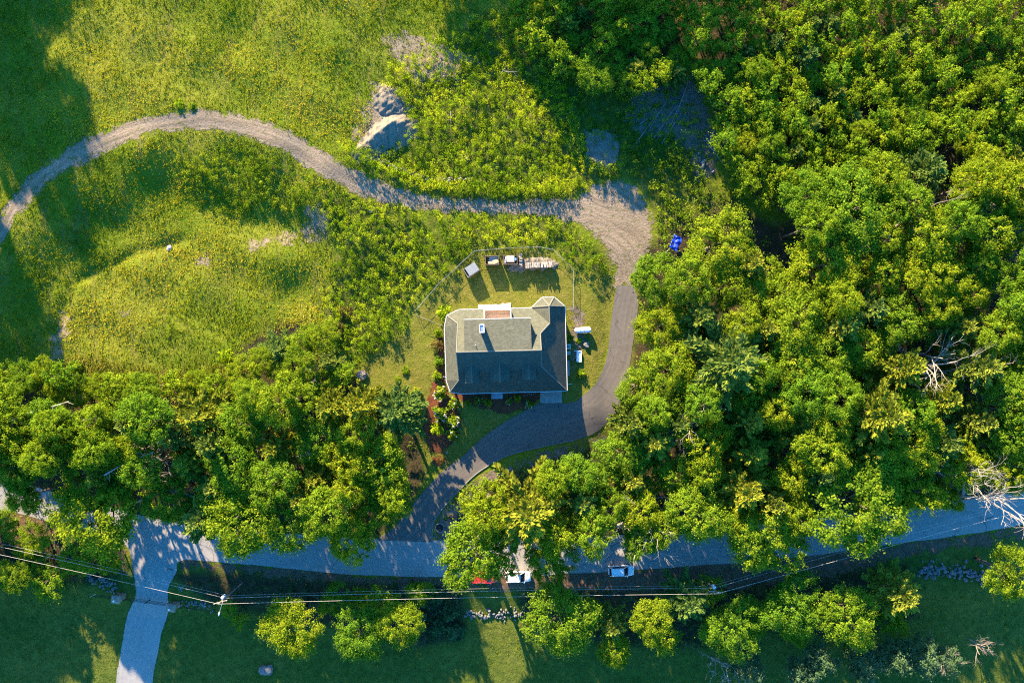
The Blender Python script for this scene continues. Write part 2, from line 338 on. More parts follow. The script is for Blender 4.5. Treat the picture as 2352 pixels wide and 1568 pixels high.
class MB:
    """collects boxes, tubes, polygons; build() makes one mesh"""
    def __init__(s): s.v = []; s.f = []
    def add(s, V, F):
        b = len(s.v); s.v += [tuple(map(float, p)) for p in V]; s.f += [tuple(b + i for i in f) for f in F]; return s
    def box(s, x0, x1, y0, y1, z0, z1, rz=0, c=None, bev=0):
        if bev:
            V = []; F = []
            for (z, i) in ((z0, 0), (z1 - bev, 0), (z1, bev)):
                V += [(x0 + i, y0 + i, z), (x1 - i, y0 + i, z), (x1 - i, y1 - i, z), (x0 + i, y1 - i, z)]
            for l in (0, 4):
                F += [(l + k, l + (k + 1) % 4, l + 4 + (k + 1) % 4, l + 4 + k) for k in range(4)]
            F += [(8, 9, 10, 11), (3, 2, 1, 0)]
        else:
            V = [(x0, y0, z0), (x1, y0, z0), (x1, y1, z0), (x0, y1, z0), (x0, y0, z1), (x1, y0, z1), (x1, y1, z1), (x0, y1, z1)]
            F = [(3, 2, 1, 0), (4, 5, 6, 7), (0, 1, 5, 4), (1, 2, 6, 5), (2, 3, 7, 6), (3, 0, 4, 7)]
        if rz:
            cx, cy_ = c or ((x0 + x1) / 2, (y0 + y1) / 2); co, si = math.cos(rz), math.sin(rz)
            V = [(cx + (x - cx) * co - (y - cy_) * si, cy_ + (x - cx) * si + (y - cy_) * co, z) for x, y, z in V]
        return s.add(V, F)
    def tube(s, pts, rad, n=6, cap=True):
        pts = [Vector(p) for p in pts]; V = []; F = []
        if not hasattr(rad, '__len__'): rad = [rad] * len(pts)
        for i, p in enumerate(pts):
            d = (pts[min(i + 1, len(pts) - 1)] - pts[max(i - 1, 0)]).normalized()
            u = d.orthogonal().normalized() if abs(d.z) > .95 else d.cross(Vector((0, 0, 1))).normalized(); w_ = d.cross(u)
            for k in range(n):
                a = 2 * math.pi * k / n; V.append(p + (u * math.cos(a) + w_ * math.sin(a)) * rad[i])
        for i in range(len(pts) - 1):
            for k in range(n): F.append((i * n + k, i * n + (k + 1) % n, (i + 1) * n + (k + 1) % n, (i + 1) * n + k))
        if cap: F += [tuple(range(n - 1, -1, -1)), tuple((len(pts) - 1) * n + k for k in range(n))]
        return s.add(V, F)
    def poly(s, pts, thick=0.0, dirn=(0, 0, -1)):
        pts = [Vector(p) for p in pts]; n = len(pts); b = [p + Vector(dirn) * thick for p in pts]
        F = [tuple(range(n))]
        if thick: F += [tuple(range(2 * n - 1, n - 1, -1))] + [(k, n + k, n + (k + 1) % n, (k + 1) % n) for k in range(n)]
        return s.add(pts + (b if thick else []), F)
    def mesh(s, name, mat, smooth=False):
        me = bpy.data.meshes.new(name); me.from_pydata(s.v, [], s.f); me.update()
        if smooth: me.polygons.foreach_set('use_smooth', np.ones(len(me.polygons), bool))
        me.materials.append(M[mat]); return me
    def build(s, name, mat, parent=None, smooth=False): return obj(name, s.mesh(name, mat, smooth), parent)
def obj(name, me, parent=None):
    o = bpy.data.objects.new(name, me); C.objects.link(o)
    if parent: o.parent = parent
    return o
def tag(o, label, cat, group=None):
    o['label'] = label; o['category'] = cat
    if group: o['group'] = group
    return o
def empty(name, loc=(0, 0, 0), rz=0.0, scale=1.0):
    o = bpy.data.objects.new(name, None); C.objects.link(o); o.empty_display_size = .3
    o.location = loc; o.rotation_euler = (0, 0, rz); o.scale = (scale,) * 3 if not hasattr(scale, '__len__') else scale
    return o
def struct(o, kind='structure'): o['kind'] = kind; return o

# ------------------------------------------------------------------ ground sheet
def axis(a, b, step, far):
    core = np.arange(a, b + .01, step); g = [4, 10, 22, 45, 100, 230, 500, far]
    return np.r_[[a - q for q in g[::-1]], core, [b + q for q in g]]
gx, gy = axis(-108, 108, .5, 1600), axis(-76, 76, .5, 1600)
GX, GY = np.meshgrid(gx, gy); GZ = height(GX, GY)
def gmask(polys, it=3):
    m = np.zeros(GX.shape)
    for p in polys: m = np.maximum(m, inpoly(GX, GY, PA(p)).astype(float))
    for _ in range(it):
        q = np.pad(m, 1, mode='edge'); m = (q[:-2, 1:-1] + q[2:, 1:-1] + q[1:-1, :-2] + q[1:-1, 2:] + q[1:-1, 1:-1] * 2) / 6
    return m
ny, nx = GX.shape; idx = np.arange(nx * ny).reshape(ny, nx)
GF = np.stack([idx[:-1, :-1], idx[:-1, 1:], idx[1:, 1:], idx[1:, :-1]], -1).reshape(-1, 4)
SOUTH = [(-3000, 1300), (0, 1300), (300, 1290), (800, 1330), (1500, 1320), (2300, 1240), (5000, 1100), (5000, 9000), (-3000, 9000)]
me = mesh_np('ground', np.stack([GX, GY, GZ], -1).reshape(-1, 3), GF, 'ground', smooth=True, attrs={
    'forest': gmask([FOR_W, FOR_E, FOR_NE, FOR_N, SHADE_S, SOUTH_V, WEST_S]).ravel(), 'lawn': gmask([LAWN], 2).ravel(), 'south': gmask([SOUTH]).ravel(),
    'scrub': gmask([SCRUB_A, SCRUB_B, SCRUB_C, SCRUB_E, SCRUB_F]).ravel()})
struct(obj('ground', me))

def strip(name, A, B, mat, lift, n, across=6, edge_noise=0.0, seed=0):
    a = resample(PA(A), n); b = resample(PA(B), n); rng = np.random.default_rng(seed)
    t = np.linspace(0, 1, across)
    jl = np.convolve(rng.normal(0, 1, n + 8), np.ones(5) / 5, 'same')[4:-4] * edge_noise; jr = np.convolve(rng.normal(0, 1, n + 8), np.ones(5) / 5, 'same')[4:-4] * edge_noise
    w_ = np.hypot(*(b - a).T); Vs = []; E = []; U = []
    s = np.r_[0, np.cumsum(np.hypot(*np.diff((a + b) / 2, axis=0).T))]
    for k in t:
        k2 = k + (1 - k) * -jl / w_ * (k == 0) + jr / w_ * (k == 1)
        p = a + (b - a) * np.asarray(k2)[:, None] if np.ndim(k2) else a + (b - a) * k2
        Vs.append(np.c_[p, height(p[:, 0], p[:, 1]) + lift]); E.append(np.minimum(k, 1 - k) * w_); U.append(np.c_[k * w_, s, np.full(n, k)])
    V = np.stack(Vs, 1).reshape(-1, 3); E = np.stack(E, 1).ravel(); U = np.stack(U, 1).reshape(-1, 3)
    i = np.arange(n * across).reshape(n, across)
    F = np.stack([i[:-1, :-1], i[:-1, 1:], i[1:, 1:], i[1:, :-1]], -1).reshape(-1, 4)
    v0 = V[F[0]]
    if np.cross(v0[1] - v0[0], v0[2] - v0[0])[2] < 0: F = F[:, ::-1]
    me = mesh_np(name, V, F, mat, {'edge': E}, uv=U[:, :2]); return struct(obj(name, me))
def patch(name, poly, mat, lift, step=.35, pad=.3, polar=None):
    pw = PA(poly) if np.ndim(poly[0]) else poly
    x0, y0 = pw.min(0) - pad; x1, y1 = pw.max(0) + pad
    xs = np.arange(x0, x1 + step, step); ys = np.arange(y0, y1 + step, step); X, Y = np.meshgrid(xs, ys)
    d = distline(X, Y, pw, True); ins = inpoly(X, Y, [tuple(p) for p in pw]); sd = np.where(ins, d, -d)
    i = np.arange(X.size).reshape(X.shape)
    F = np.stack([i[:-1, :-1], i[:-1, 1:], i[1:, 1:], i[1:, :-1]], -1).reshape(-1, 4)
    F = F[(sd.ravel()[F] > -pad).all(1)]
    used, inv = np.unique(F, return_inverse=True); F = inv.reshape(F.shape)
    V = np.stack([X, Y, height(X, Y) + lift], -1).reshape(-1, 3)[used]
    U = V[:, :2] * np.array([.6, 12.0])
    if polar: cx_, cy_ = P(*polar); th = np.arctan2(V[:, 1] - cy_, V[:, 0] - cx_); U = np.c_[np.hypot(V[:, 0] - cx_, V[:, 1] - cy_) + .7 * np.sin(th * 6) + .5 * np.sin(V[:, 0] * .9 + V[:, 1] * .5), th * 26]
    me = mesh_np(name, V, F, mat, {'edge': sd.ravel()[used]}, smooth=True, uv=U); return struct(obj(name, me))

patch('road_shoulder', [(-150, 1120), (200, 1225), (290, 1262), (280, 1330), (200, 1290), (-150, 1215)], 'litter_dirt', .020)
patch('road_shoulder', [(395, 1285), (600, 1300), (800, 1320), (1000, 1325), (1200, 1320), (1500, 1300), (1900, 1265), (2096, 1245), (2300, 1215), (2420, 1190), (2420, 1235), (2280, 1262), (2100, 1290), (1960, 1330), (1700, 1375), (1500, 1372), (1330, 1378), (1190, 1368), (1050, 1362), (900, 1362), (700, 1348), (560, 1330), (400, 1312)], 'litter_dirt', .022)
patch('road_shoulder', [(980, 1250), (1000, 1190), (1040, 1150), (1090, 1105), (1140, 1075), (1240, 1042), (1330, 1022), (1390, 985), (1410, 1010), (1300, 1060), (1180, 1090), (1110, 1130), (1060, 1190), (1050, 1252)], 'grey_dirt', .022)
strip('dirt_track', TR_OUT, TR_IN, 'track_dirt', .030, 330, 10)
patch('dirt_track', JUNC, 'track_dirt', .036, polar=(1290, 700))
strip('road', RD_N, RD_S, 'asphalt_old', .045, 260, 8, .12, 1)
strip('side_road', SR_L, SR_R, 'asphalt_old', .053, 80, 6, .15, 2)
strip('driveway', DR_A, DR_B, 'asphalt_drive', .061, 200, 8, .05, 3)
patch('bare_sand', [(1340, 300), (1362, 292), (1400, 300), (1418, 280), (1426, 330), (1422, 375), (1392, 388), (1360, 375), (1342, 360)], 'sand', .03)
patch('bare_soil', [(700, 480), (735, 460), (770, 500), (775, 545), (720, 560), (640, 565), (570, 585), (560, 550), (620, 530), (690, 525)], 'thin_soil', .03)
patch('bare_soil', [(445, 590), (480, 570), (490, 610), (455, 640)], 'thin_soil', .03)
patch('bare_soil', [(120, 740), (150, 700), (170, 730), (160, 800), (125, 850), (105, 830)], 'thin_soil', .03)
patch('bare_soil', [(270, 705), (300, 700), (305, 720), (280, 728)], 'thin_soil', .03)
patch('bare_soil', [(860, 90), (940, 70), (1000, 85), (1090, 130), (1060, 190), (960, 200), (900, 140)], 'thin_soil', .028)
patch('bare_soil', [(1440, 210), (1500, 190), (1590, 170), (1640, 260), (1660, 340), (1640, 420), (1600, 420), (1560, 330), (1470, 310), (1430, 280)], 'grey_dirt', .03)
patch('bare_soil', [(810, 300), (850, 190), (900, 190), (960, 260), (965, 320), (870, 370), (815, 365)], 'thin_soil', .03)
patch('bare_soil', [(1308, 700), (1340, 700), (1352, 760), (1345, 800), (1310, 860), (1303, 800)], 'grey_dirt', .03)
patch('mulch_bed', [(1028, 893), (1245, 893), (1244, 922), (1200, 946), (1150, 952), (1090, 935), (1040, 915)], 'mulch', .034, .25, .2)
patch('mulch_bed', [(990, 870), (1022, 880), (1035, 912), (1062, 930), (1058, 1000), (1030, 1030), (1010, 1050), (985, 1045), (968, 990), (978, 920)], 'mulch', .034, .25, .2)
patch('mulch_bed', [(800, 905), (845, 900), (850, 965), (820, 1000), (800, 970)], 'mulch', .034, .25, .2)
patch('mulch_bed', [(1005, 770), (1022, 770), (1024, 890), (1000, 880)], 'mulch', .034, .25, .2)
patch('mulch_bed', [(988, 1050), (1010, 1042), (1022, 1060), (1008, 1078), (990, 1072)], 'mulch', .034, .25, .2)
# rolled asphalt kerb along the outer edge of the lower driveway
kp = resample(PA(DR_B[8:]), 90); ko = MB().tube([(x, y, float(z) + .06) for (x, y), z in zip(kp, height(kp[:, 0], kp[:, 1]))], .10, 6).build('kerb', 'stone_grey'); struct(ko)
# concrete apron before the garage and the short walk by its side door
_ = MB(); x0, y0 = P(1241, 925); x1, y1 = P(1291, 890); _.box(x0, x1, y0, y1, -.05, .085, bev=.01)
struct(_.build('garage_apron', 'concrete'))

# ------------------------------------------------------------------ foliage generators
def frames(N, rng):
    N = N / np.maximum(np.linalg.norm(N, axis=1, keepdims=True), 1e-6); R = rng.normal(size=N.shape)
    T = np.cross(N, R); T /= np.maximum(np.linalg.norm(T, axis=1, keepdims=True), 1e-6); return T, np.cross(N, T)
def leaf_quads(Pc, N, size, rng, aspect=.62, T=None):
    if T is None: T, B = frames(N, rng)
    else:
        T = T / np.maximum(np.linalg.norm(T, axis=1, keepdims=True), 1e-6); B = np.cross(N, T); B /= np.maximum(np.linalg.norm(B, axis=1, keepdims=True), 1e-6)
    s = np.asarray(size)[:, None] * .5; n = len(Pc)
    V = np.stack([Pc - T * s, Pc + B * s * aspect - T * s * .1, Pc + T * s, Pc - B * s * aspect + T * s * .15], 1).reshape(-1, 3)
    return V, np.arange(n * 4).reshape(n, 4)
def unit(rng, n):
    v = rng.normal(size=(n, 3)); return v / np.linalg.norm(v, axis=1, keepdims=True)
def clump_leaves(cc, cr, per, rng, size, tintc, up=.3, flat=.8, jit=.55, aspect=.62, axis=None):
    """leaves on the shells of clumps: cc centres, cr radii"""
    n = len(cc); D = unit(rng, n * per); D[:, 2] = np.where(D[:, 2] < -.35, -D[:, 2], D[:, 2])
    r = np.repeat(cr, per) * np.clip(np.abs(rng.normal(.72, .33, n * per)), .1, 1.6)
    off = D * r[:, None] * np.array([1, 1, flat])
    if axis is not None:          # sprays: stretched along the limb, thin across it
        ax = np.repeat(axis / np.maximum(np.linalg.norm(axis, axis=1, keepdims=True), 1e-6), per, 0)
        off = off + ax * (off * ax).sum(1, keepdims=True) * .75
    Pc = np.repeat(cc, per, 0) + off
    N = D + np.array([0, 0, up]) + rng.normal(0, jit, D.shape)
    sz = size * rng.uniform(.65, 1.35, n * per)
    V, F = leaf_quads(Pc, N, sz, rng, aspect)
    tint = np.clip(np.repeat(tintc, per) + rng.normal(0, .13, n * per), 0, 1)
    return V, F, np.repeat(tint, 4)
def broad_crown(seed, R=5.0, H=14.0, lobes=10, nc=40, per=52, size=.255, squash=.78, mat='leaf_broad'):
    rng = np.random.default_rng(seed); Rz = R * squash; zc = H - Rz
    L = [(rng.normal(0, .12) * R, rng.normal(0, .12) * R, zc + .42 * Rz, .50 * R)]
    for k in range(lobes - 1):
        a = 2 * math.pi * (k * .618 + rng.uniform(-.09, .09)); q = rng.uniform(.30, .70) * R
        L.append((q * math.cos(a), q * math.sin(a), zc + rng.uniform(-.35, .30) * Rz, rng.uniform(.26, .52) * R))
    L = np.array(L); cc = []; cr = []
    for i, (x, y, z, r) in enumerate(L):
        D = unit(rng, nc * 2); D[:, 2] = np.abs(D[:, 2]) * rng.choice([1, 1, 1, -.45], nc * 2)
        p = np.array([x, y, z]) + D * r * np.array([1, 1, .85]) * rng.uniform(.82, 1.05, (nc * 2, 1))
        dd = np.linalg.norm((p[:, None] - L[None, :, :3]), axis=2) / L[None, :, 3]; dd[:, i] = 9
        keep = p[dd.min(1) > .72][:nc]; cc.append(keep); cr.append(rng.uniform(.05, .15, len(keep)) * R)
    cc = np.vstack(cc); cr = np.concatenate(cr)
    hf = (cc[:, 2] - (zc - Rz * .5)) / (1.5 * Rz)
    tc = np.clip(rng.normal(.45, .15, len(cc)) + (hf - .5) * .22, 0, 1)
    ax = cc - np.array([0, 0, zc - .3 * Rz]); ax[:, 2] *= .35; ax += rng.normal(0, .5, ax.shape)
    V, F, T = clump_leaves(cc, cr, per, rng, size, tc, up=.45, flat=.5, jit=.5, axis=ax)
    crown = mesh_np('crown', V, F, mat, {'tint': T})
    b = MB(); r0 = .022 * H
    b.tube([(0, 0, -.4), (.05, 0, .25 * H), (.1 * r0, .1, .6 * H), (0, 0, H - Rz * .5)], [r0 * 1.25, r0 * .95, r0 * .6, r0 * .2], 7)
    for (x, y, z, r) in L[1:]:
        zb = rng.uniform(.35, .58) * H; m = Vector((x * .45, y * .45, (zb + z) / 2 + .2))
        b.tube([(0, 0, zb), m, (x * .95, y * .95, z + r * .3)], [r0 * .45, r0 * .28, r0 * .08], 5)
    return [crown, b.mesh('trunk', 'bark', True)]
def pine_crown(seed, H=16.0, L0=4.6, levels=13, mat='needles'):
    rng = np.random.default_rng(seed); Ps = []; Ts = []; Sz = []; Ti = []; b = MB(); r0 = .017 * H
    b.tube([(0, 0, -.4), (0, 0, .5 * H), (0, 0, H)], [r0 * 1.2, r0 * .75, .04], 7)
    for l in range(levels):
        t = l / (levels - 1); z = H * (.30 + .67 * t); n = rng.integers(5, 8); a0 = rng.uniform(0, 6.3)
        for k in range(n):
            a = a0 + 2 * math.pi * k / n + rng.uniform(-.25, .25); Lb = (L0 * (1 - t) ** .75 + .35) * rng.uniform(.7, 1.15); up = .10 + .5 * t
            d = np.array([math.cos(a), math.sin(a), up]); sd = np.array([-math.sin(a), math.cos(a), 0])
            if l % 2 == 0: b.tube([(0, 0, z), tuple(np.array([0, 0, z]) + d * Lb * .9)], [.05, .015], 4, False)
            m = int(20 + 26 * Lb); u = rng.uniform(.22, 1.0, m) ** .8
            spread = (1 - u) * .55 * Lb * .5 + .12
            off = rng.uniform(-1, 1, m)
            p = np.array([0, 0, z]) + d * (u * Lb)[:, None] + sd * (off * spread)[:, None] + rng.normal(0, .09, (m, 3))
            p[:, 2] += .12 * Lb * (u ** 2)
            dirs = d + sd * (off * 1.0)[:, None] + rng.normal(0, .28, (m, 3)) + np.array([0, 0, .15])
            Ps.append(p); Ts.append(dirs); Sz.append(rng.uniform(.45, .85, m)); Ti.append(np.clip(.35 + .4 * (u - .5) + .2 * t + rng.normal(0, .14, m), 0, 1))
    Pc = np.vstack(Ps); T = np.vstack(Ts); Sz = np.concatenate(Sz); Ti = np.concatenate(Ti)
    N = rng.normal(0, .6, Pc.shape) + np.array([0, 0, 1.0]); V, F = leaf_quads(Pc, N, Sz, rng, .42, T)
    return [mesh_np('crown', V, F, mat, {'tint': np.repeat(Ti, 4)}), b.mesh('trunk', 'bark', True)]
def young_crown(seed, R=2.0, H=7.0, mat='leaf_young', nc=60, per=40, size=.235):
    rng = np.random.default_rng(seed); D = unit(rng, nc); D[:, 2] = np.abs(D[:, 2]) * rng.choice([1, 1, -.5], nc)
    r = rng.uniform(.5, 1.0, nc) ** .5 * (1 + .22 * np.sin(3 * np.arctan2(D[:, 1], D[:, 0]) + seed) + .12 * np.sin(5 * np.arctan2(D[:, 1], D[:, 0]) + seed * 2))
    cc = D * r[:, None] * np.array([R * .85, R * .85, R * 1.15]) + np.array([0, 0, H - R * 1.15])
    cr = rng.uniform(.12, .26, nc) * R; tc = np.clip(rng.normal(.42, .16, nc) + .12 * D[:, 2], 0, 1)
    ax = D + rng.normal(0, .35, D.shape)
    V, F, T = clump_leaves(cc, cr, per, rng, size, tc, up=.4, flat=.65, axis=ax)
    b = MB(); b.tube([(0, 0, -.3), (.05, .03, H * .5), (0, 0, H * .9)], [.10, .07, .02], 5)
    for k in range(5):
        q = cc[k * 7]; b.tube([(0, 0, H * rng.uniform(.3, .55)), tuple(q)], [.045, .012], 4, False)
    return [mesh_np('crown', V, F, mat, {'tint': T}), b.mesh('trunk', 'bark', True)]
def shrub_mesh(seed, R=1.0, H=1.2, mat='leaf_scrub', nc=26, per=26, size=.2, flowers=0):
    rng = np.random.default_rng(seed); D = unit(rng, nc); D[:, 2] = np.abs(D[:, 2])
    cc = D * rng.uniform(.35, 1, (nc, 1)) * np.array([R * .82, R * .82, H * .75]) + np.array([0, 0, H * .15]); cr = rng.uniform(.18, .34, nc) * R
    V, F, T = clump_leaves(cc, cr, per, rng, size, np.clip(rng.normal(.5, .18, nc), 0, 1))
    out = [mesh_np('foliage', V, F, mat, {'tint': T})]
    b = MB()
    for k in range(5): b.tube([(0, 0, -.1), tuple(cc[k])], [.03, .01], 4, False)
    out.append(b.mesh('stem', 'bark'))
    if flowers:
        k = rng.integers(0, nc, flowers); fc = cc[k] + D[k] * cr[k][:, None] * .9 + np.array([0, 0, .06])
        V, F, T = clump_leaves(fc, np.full(flowers, .13), 9, rng, .15, rng.uniform(.3, 1, flowers)); out.append(mesh_np('blossom', V, F, 'petal_white', {'tint': T}))
    return out
def dead_tree(seed, H=9.0, mat='dead_wood', spread=.65, depth=4, fine=1.0):
    rng = random.Random(seed); b = MB()
    def grow(p, d, L, r, k):
        q = p; pts = [p]; rr = [r]; n = 3
        for i in range(n):
            d = (d + Vector((rng.gauss(0, .16), rng.gauss(0, .16), rng.gauss(0, .10)))).normalized(); q = q + d * L / n; pts.append(q); rr.append(r * (1 - .45 * (i + 1) / n))
        b.tube(pts, rr, 5 if k > 1 else 3, False)
        if k <= 0: return
        for j in range(rng.choice([2, 3, 3, 4]) if k < depth else 5):
            i = rng.randint(1, n); a = rng.uniform(0, 6.28); s = spread * rng.uniform(.6, 1.3)
            o = d.orthogonal().normalized(); o.rotate(Matrix.Rotation(a, 3, d))
            grow(pts[i], (d + o * s).normalized(), L * rng.uniform(.5, .75), rr[i] * .72, k - 1)
    grow(Vector((0, 0, -.3)), Vector((0, 0, 1)), H * .5, .018 * H + .03, depth)
    return [b.mesh('trunk', mat)]

BROAD = [broad_crown(100 + i, R=5.0, H=13.5 + (i % 3) * .8, lobes=9 + i % 4, squash=.68 + .06 * (i % 4)) for i in range(8)]
PINE = [pine_crown(200 + i) for i in range(4)]
PINE_G = [pine_crown(230 + i, mat='needles_gold') for i in range(2)]
YOUNG = [young_crown(300 + i, R=2.0, H=6.5) for i in range(7)]
BLUE_SHADE = [young_crown(340 + i, R=2.4, H=6.5, mat='leaf_shade_blue', nc=110, per=34, size=.25) for i in range(3)]
DEAD = [dead_tree(400 + i, H=11) for i in range(4)]
DEADX = [dead_tree(470, H=15, spread=.85, depth=5)]
DEADB = [dead_tree(430 + i, H=9, mat='dead_wood_dark', spread=.8) for i in range(3)]
def plant(name, meshes, x, y, scale, rz, label, cat, group=None, tilt=0.0, z=None, parts=('crown', 'trunk')):
    o = empty(name, (x, y, hz(x, y) if z is None else z), rz, scale)
    if tilt: o.rotation_euler = (tilt, 0, rz)
    for me, pn in zip(meshes, parts): obj(pn, me, o)
    tag(o, label, cat, group); return o
TR = np.random.default_rng(7)
placed = []          # (x, y, r) crown plan positions, to keep crowns apart
def big(vx, vy, rv, label, kind='B', Hs=None, group=None, idx_=None):
    """crown centre as seen in plan at (vx, vy) with crown radius rv"""
    sets = {'B': (BROAD, 5.0, 14.0, 'broadleaf_tree', 'tree'), 'P': (PINE, 4.3, 16.0, 'pine_tree', 'pine tree'), 'G': (PINE_G, 4.3, 16.0, 'pine_tree', 'pine tree'), 'U': (BLUE_SHADE, 2.4, 6.5, 'grey_green_tree', 'tree'), 'Y': (YOUNG, 2.0, 6.5, 'young_tree', 'young tree')}
    ms, R0, H0, nm, cat = sets[kind]
    s = rv * S * .90 / R0; sz = (s if Hs is None else Hs / H0) ; zc = H0 * sz * .78
    x, y = P(vx, vy, zc); k = idx_ if idx_ is not None else int(TR.integers(len(ms)))
    placed.append((x, y, rv * S * .9))
    return plant(nm, ms[k], x, y, (s, s, sz), TR.uniform(0, 6.28), label, cat, group)

# ---- trees that stand out one by one
big(195, 1180, 108, 'large broadleaf tree overhanging the road left of the side road junction', 'B', 15)
big(28, 1075, 62, 'broadleaf tree at the left picture edge above the road', 'B', 13)
big(30, 1150, 48, 'small broadleaf tree by the road at the left picture edge', 'B', 11)
big(372, 1150, 58, 'broadleaf tree reaching over the road straight above the junction', 'B', 12)
big(540, 1190, 98, 'wide round broadleaf tree overhanging the road right of the junction', 'B', 15)
big(655, 1215, 70, 'broadleaf tree with bare twigs leaning over the road, second from junction', 'B', 13)
big(795, 1245, 62, 'broadleaf tree drooping farthest over the road left of driveway mouth', 'B', 13)
big(868, 1085, 86, 'bright round broadleaf tree at the left side of the lower driveway', 'B', 14)
big(842, 1178, 52, 'small broadleaf tree beside the driveway mouth', 'B', 10)
big(905, 950, 66, 'dusky pine beside the mulched garden west of the house', 'P', 11)
big(730, 1010, 68, 'broadleaf tree with glossy green crown beside the red mulch patch', 'B', 11)
big(625, 1035, 48, 'golden conifer rising in the woods left of the driveway', 'G', 14)
big(715, 1105, 50, 'golden tipped conifer between round trees left of the driveway', 'G', 13)
big(220, 1095, 50, 'pale twiggy pine growing through the large tree by the junction', 'P', 15)
big(1092, 1280, 97, 'bright broad tree covering the road beside the driveway mouth', 'B', 15)
big(1215, 1190, 96, 'yellow pine with star shaped crown between driveway and road', 'G', 18)
big(1265, 1300, 62, 'broadleaf tree overhanging the parked white car', 'B', 11)
big(1340, 1160, 70, 'olive pine behind the yellow pine above the road', 'P', 13)
big(1480, 1245, 58, 'half bare broadleaf tree at the road edge above the white suv', 'B', 12)
big(1770, 1245, 92, 'round broadleaf tree bulging over the road right of the white suv', 'B', 14)
big(1985, 1165, 120, 'widest broadleaf tree overhanging the road at the right', 'B', 15)
big(2120, 1135, 78, 'broadleaf tree next to the open stretch of road at right', 'B', 14)
big(1680, 835, 108, 'big star shaped pine in the woods right of the driveway', 'P', 18.5)
big(2030, 955, 92, 'pale yellow feathery pine in the right hand woods', 'G', 19)
big(1795, 1010, 40, 'small golden pine in a gap of the right hand woods', 'G', 11)
big(1500, 640, 62, 'broadleaf tree at the top corner of the woods beside the asphalt end', 'B', 10)
big(1520, 745, 66, 'bright round broadleaf tree overhanging the driveway bend', 'B', 10)
big(1650, 560, 90, 'broadleaf tree at the north tip of the woods below the blue tarp clearing', 'B', 11)
big(1470, 890, 60, 'light green broadleaf tree crowding the driveway east of the house', 'B', 9)
big(1960, 480, 100, 'large bright broadleaf tree standing at the edge of the sapling stand', 'B', 14)
big(1890, 610, 92, 'yellow green broadleaf tree south of the dark clearing', 'B', 13)
big(660, 1452, 76, 'round broadleaf tree alone on the lawn south of the road, leftmost', 'B', 11)
big(820, 1468, 68, 'left one of the two joined trees on the south lawn', 'B', 10)
big(912, 1445, 60, 'right one of the two joined trees on the south lawn', 'B', 10)
big(1290, 1432, 88, 'broadleaf tree below the road opposite the parked cars', 'B', 12)
big(1412, 1455, 48, 'olive tree with pale bare limbs on the south lawn', 'P', 10)
big(1415, 1505, 46, 'thin olive tree nearest the bottom edge south of the cars', 'B', 9)
big(1498, 1432, 56, 'yellow orange tipped tree south of the white suv', 'B', 11)
big(1590, 1395, 60, 'grey green feathery pine under the power line', 'P', 11)
big(1695, 1462, 78, 'olive broadleaf tree with bare limbs below the transformer pole', 'B', 12)
big(1832, 1405, 78, 'dark green broadleaf tree on the south bank right of the pole', 'B', 12)
big(1960, 1425, 78, 'orange tipped broadleaf tree on the south bank', 'B', 12)
big(2085, 1380, 66, 'thin grey branched pine at the end of the stone wall', 'P', 12)
big(2345, 1330, 70, 'broadleaf tree at the right picture edge below the bare tree', 'B', 12)
big(2348, 1075, 66, 'broadleaf tree at the right picture edge above the bare tree', 'B', 14)
big(2192, 1150, 46, 'small bright tree beside the big bare tree at right', 'B', 10)
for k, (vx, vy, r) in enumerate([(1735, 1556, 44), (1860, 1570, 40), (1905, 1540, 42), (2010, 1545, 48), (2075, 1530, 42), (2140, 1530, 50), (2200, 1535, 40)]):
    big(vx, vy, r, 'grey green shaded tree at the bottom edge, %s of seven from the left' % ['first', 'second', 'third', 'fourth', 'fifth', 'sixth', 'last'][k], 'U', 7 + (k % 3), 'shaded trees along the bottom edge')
big(15, 1330, 44, 'low dark broadleaf tree at left edge under the power line', 'B', 7)
big(510, 1410, 26, 'small lit sapling right of the right gate pillar', 'Y', 3)
big(535, 1440, 22, 'tiny lit sapling below the utility pole on south lawn', 'Y', 3)

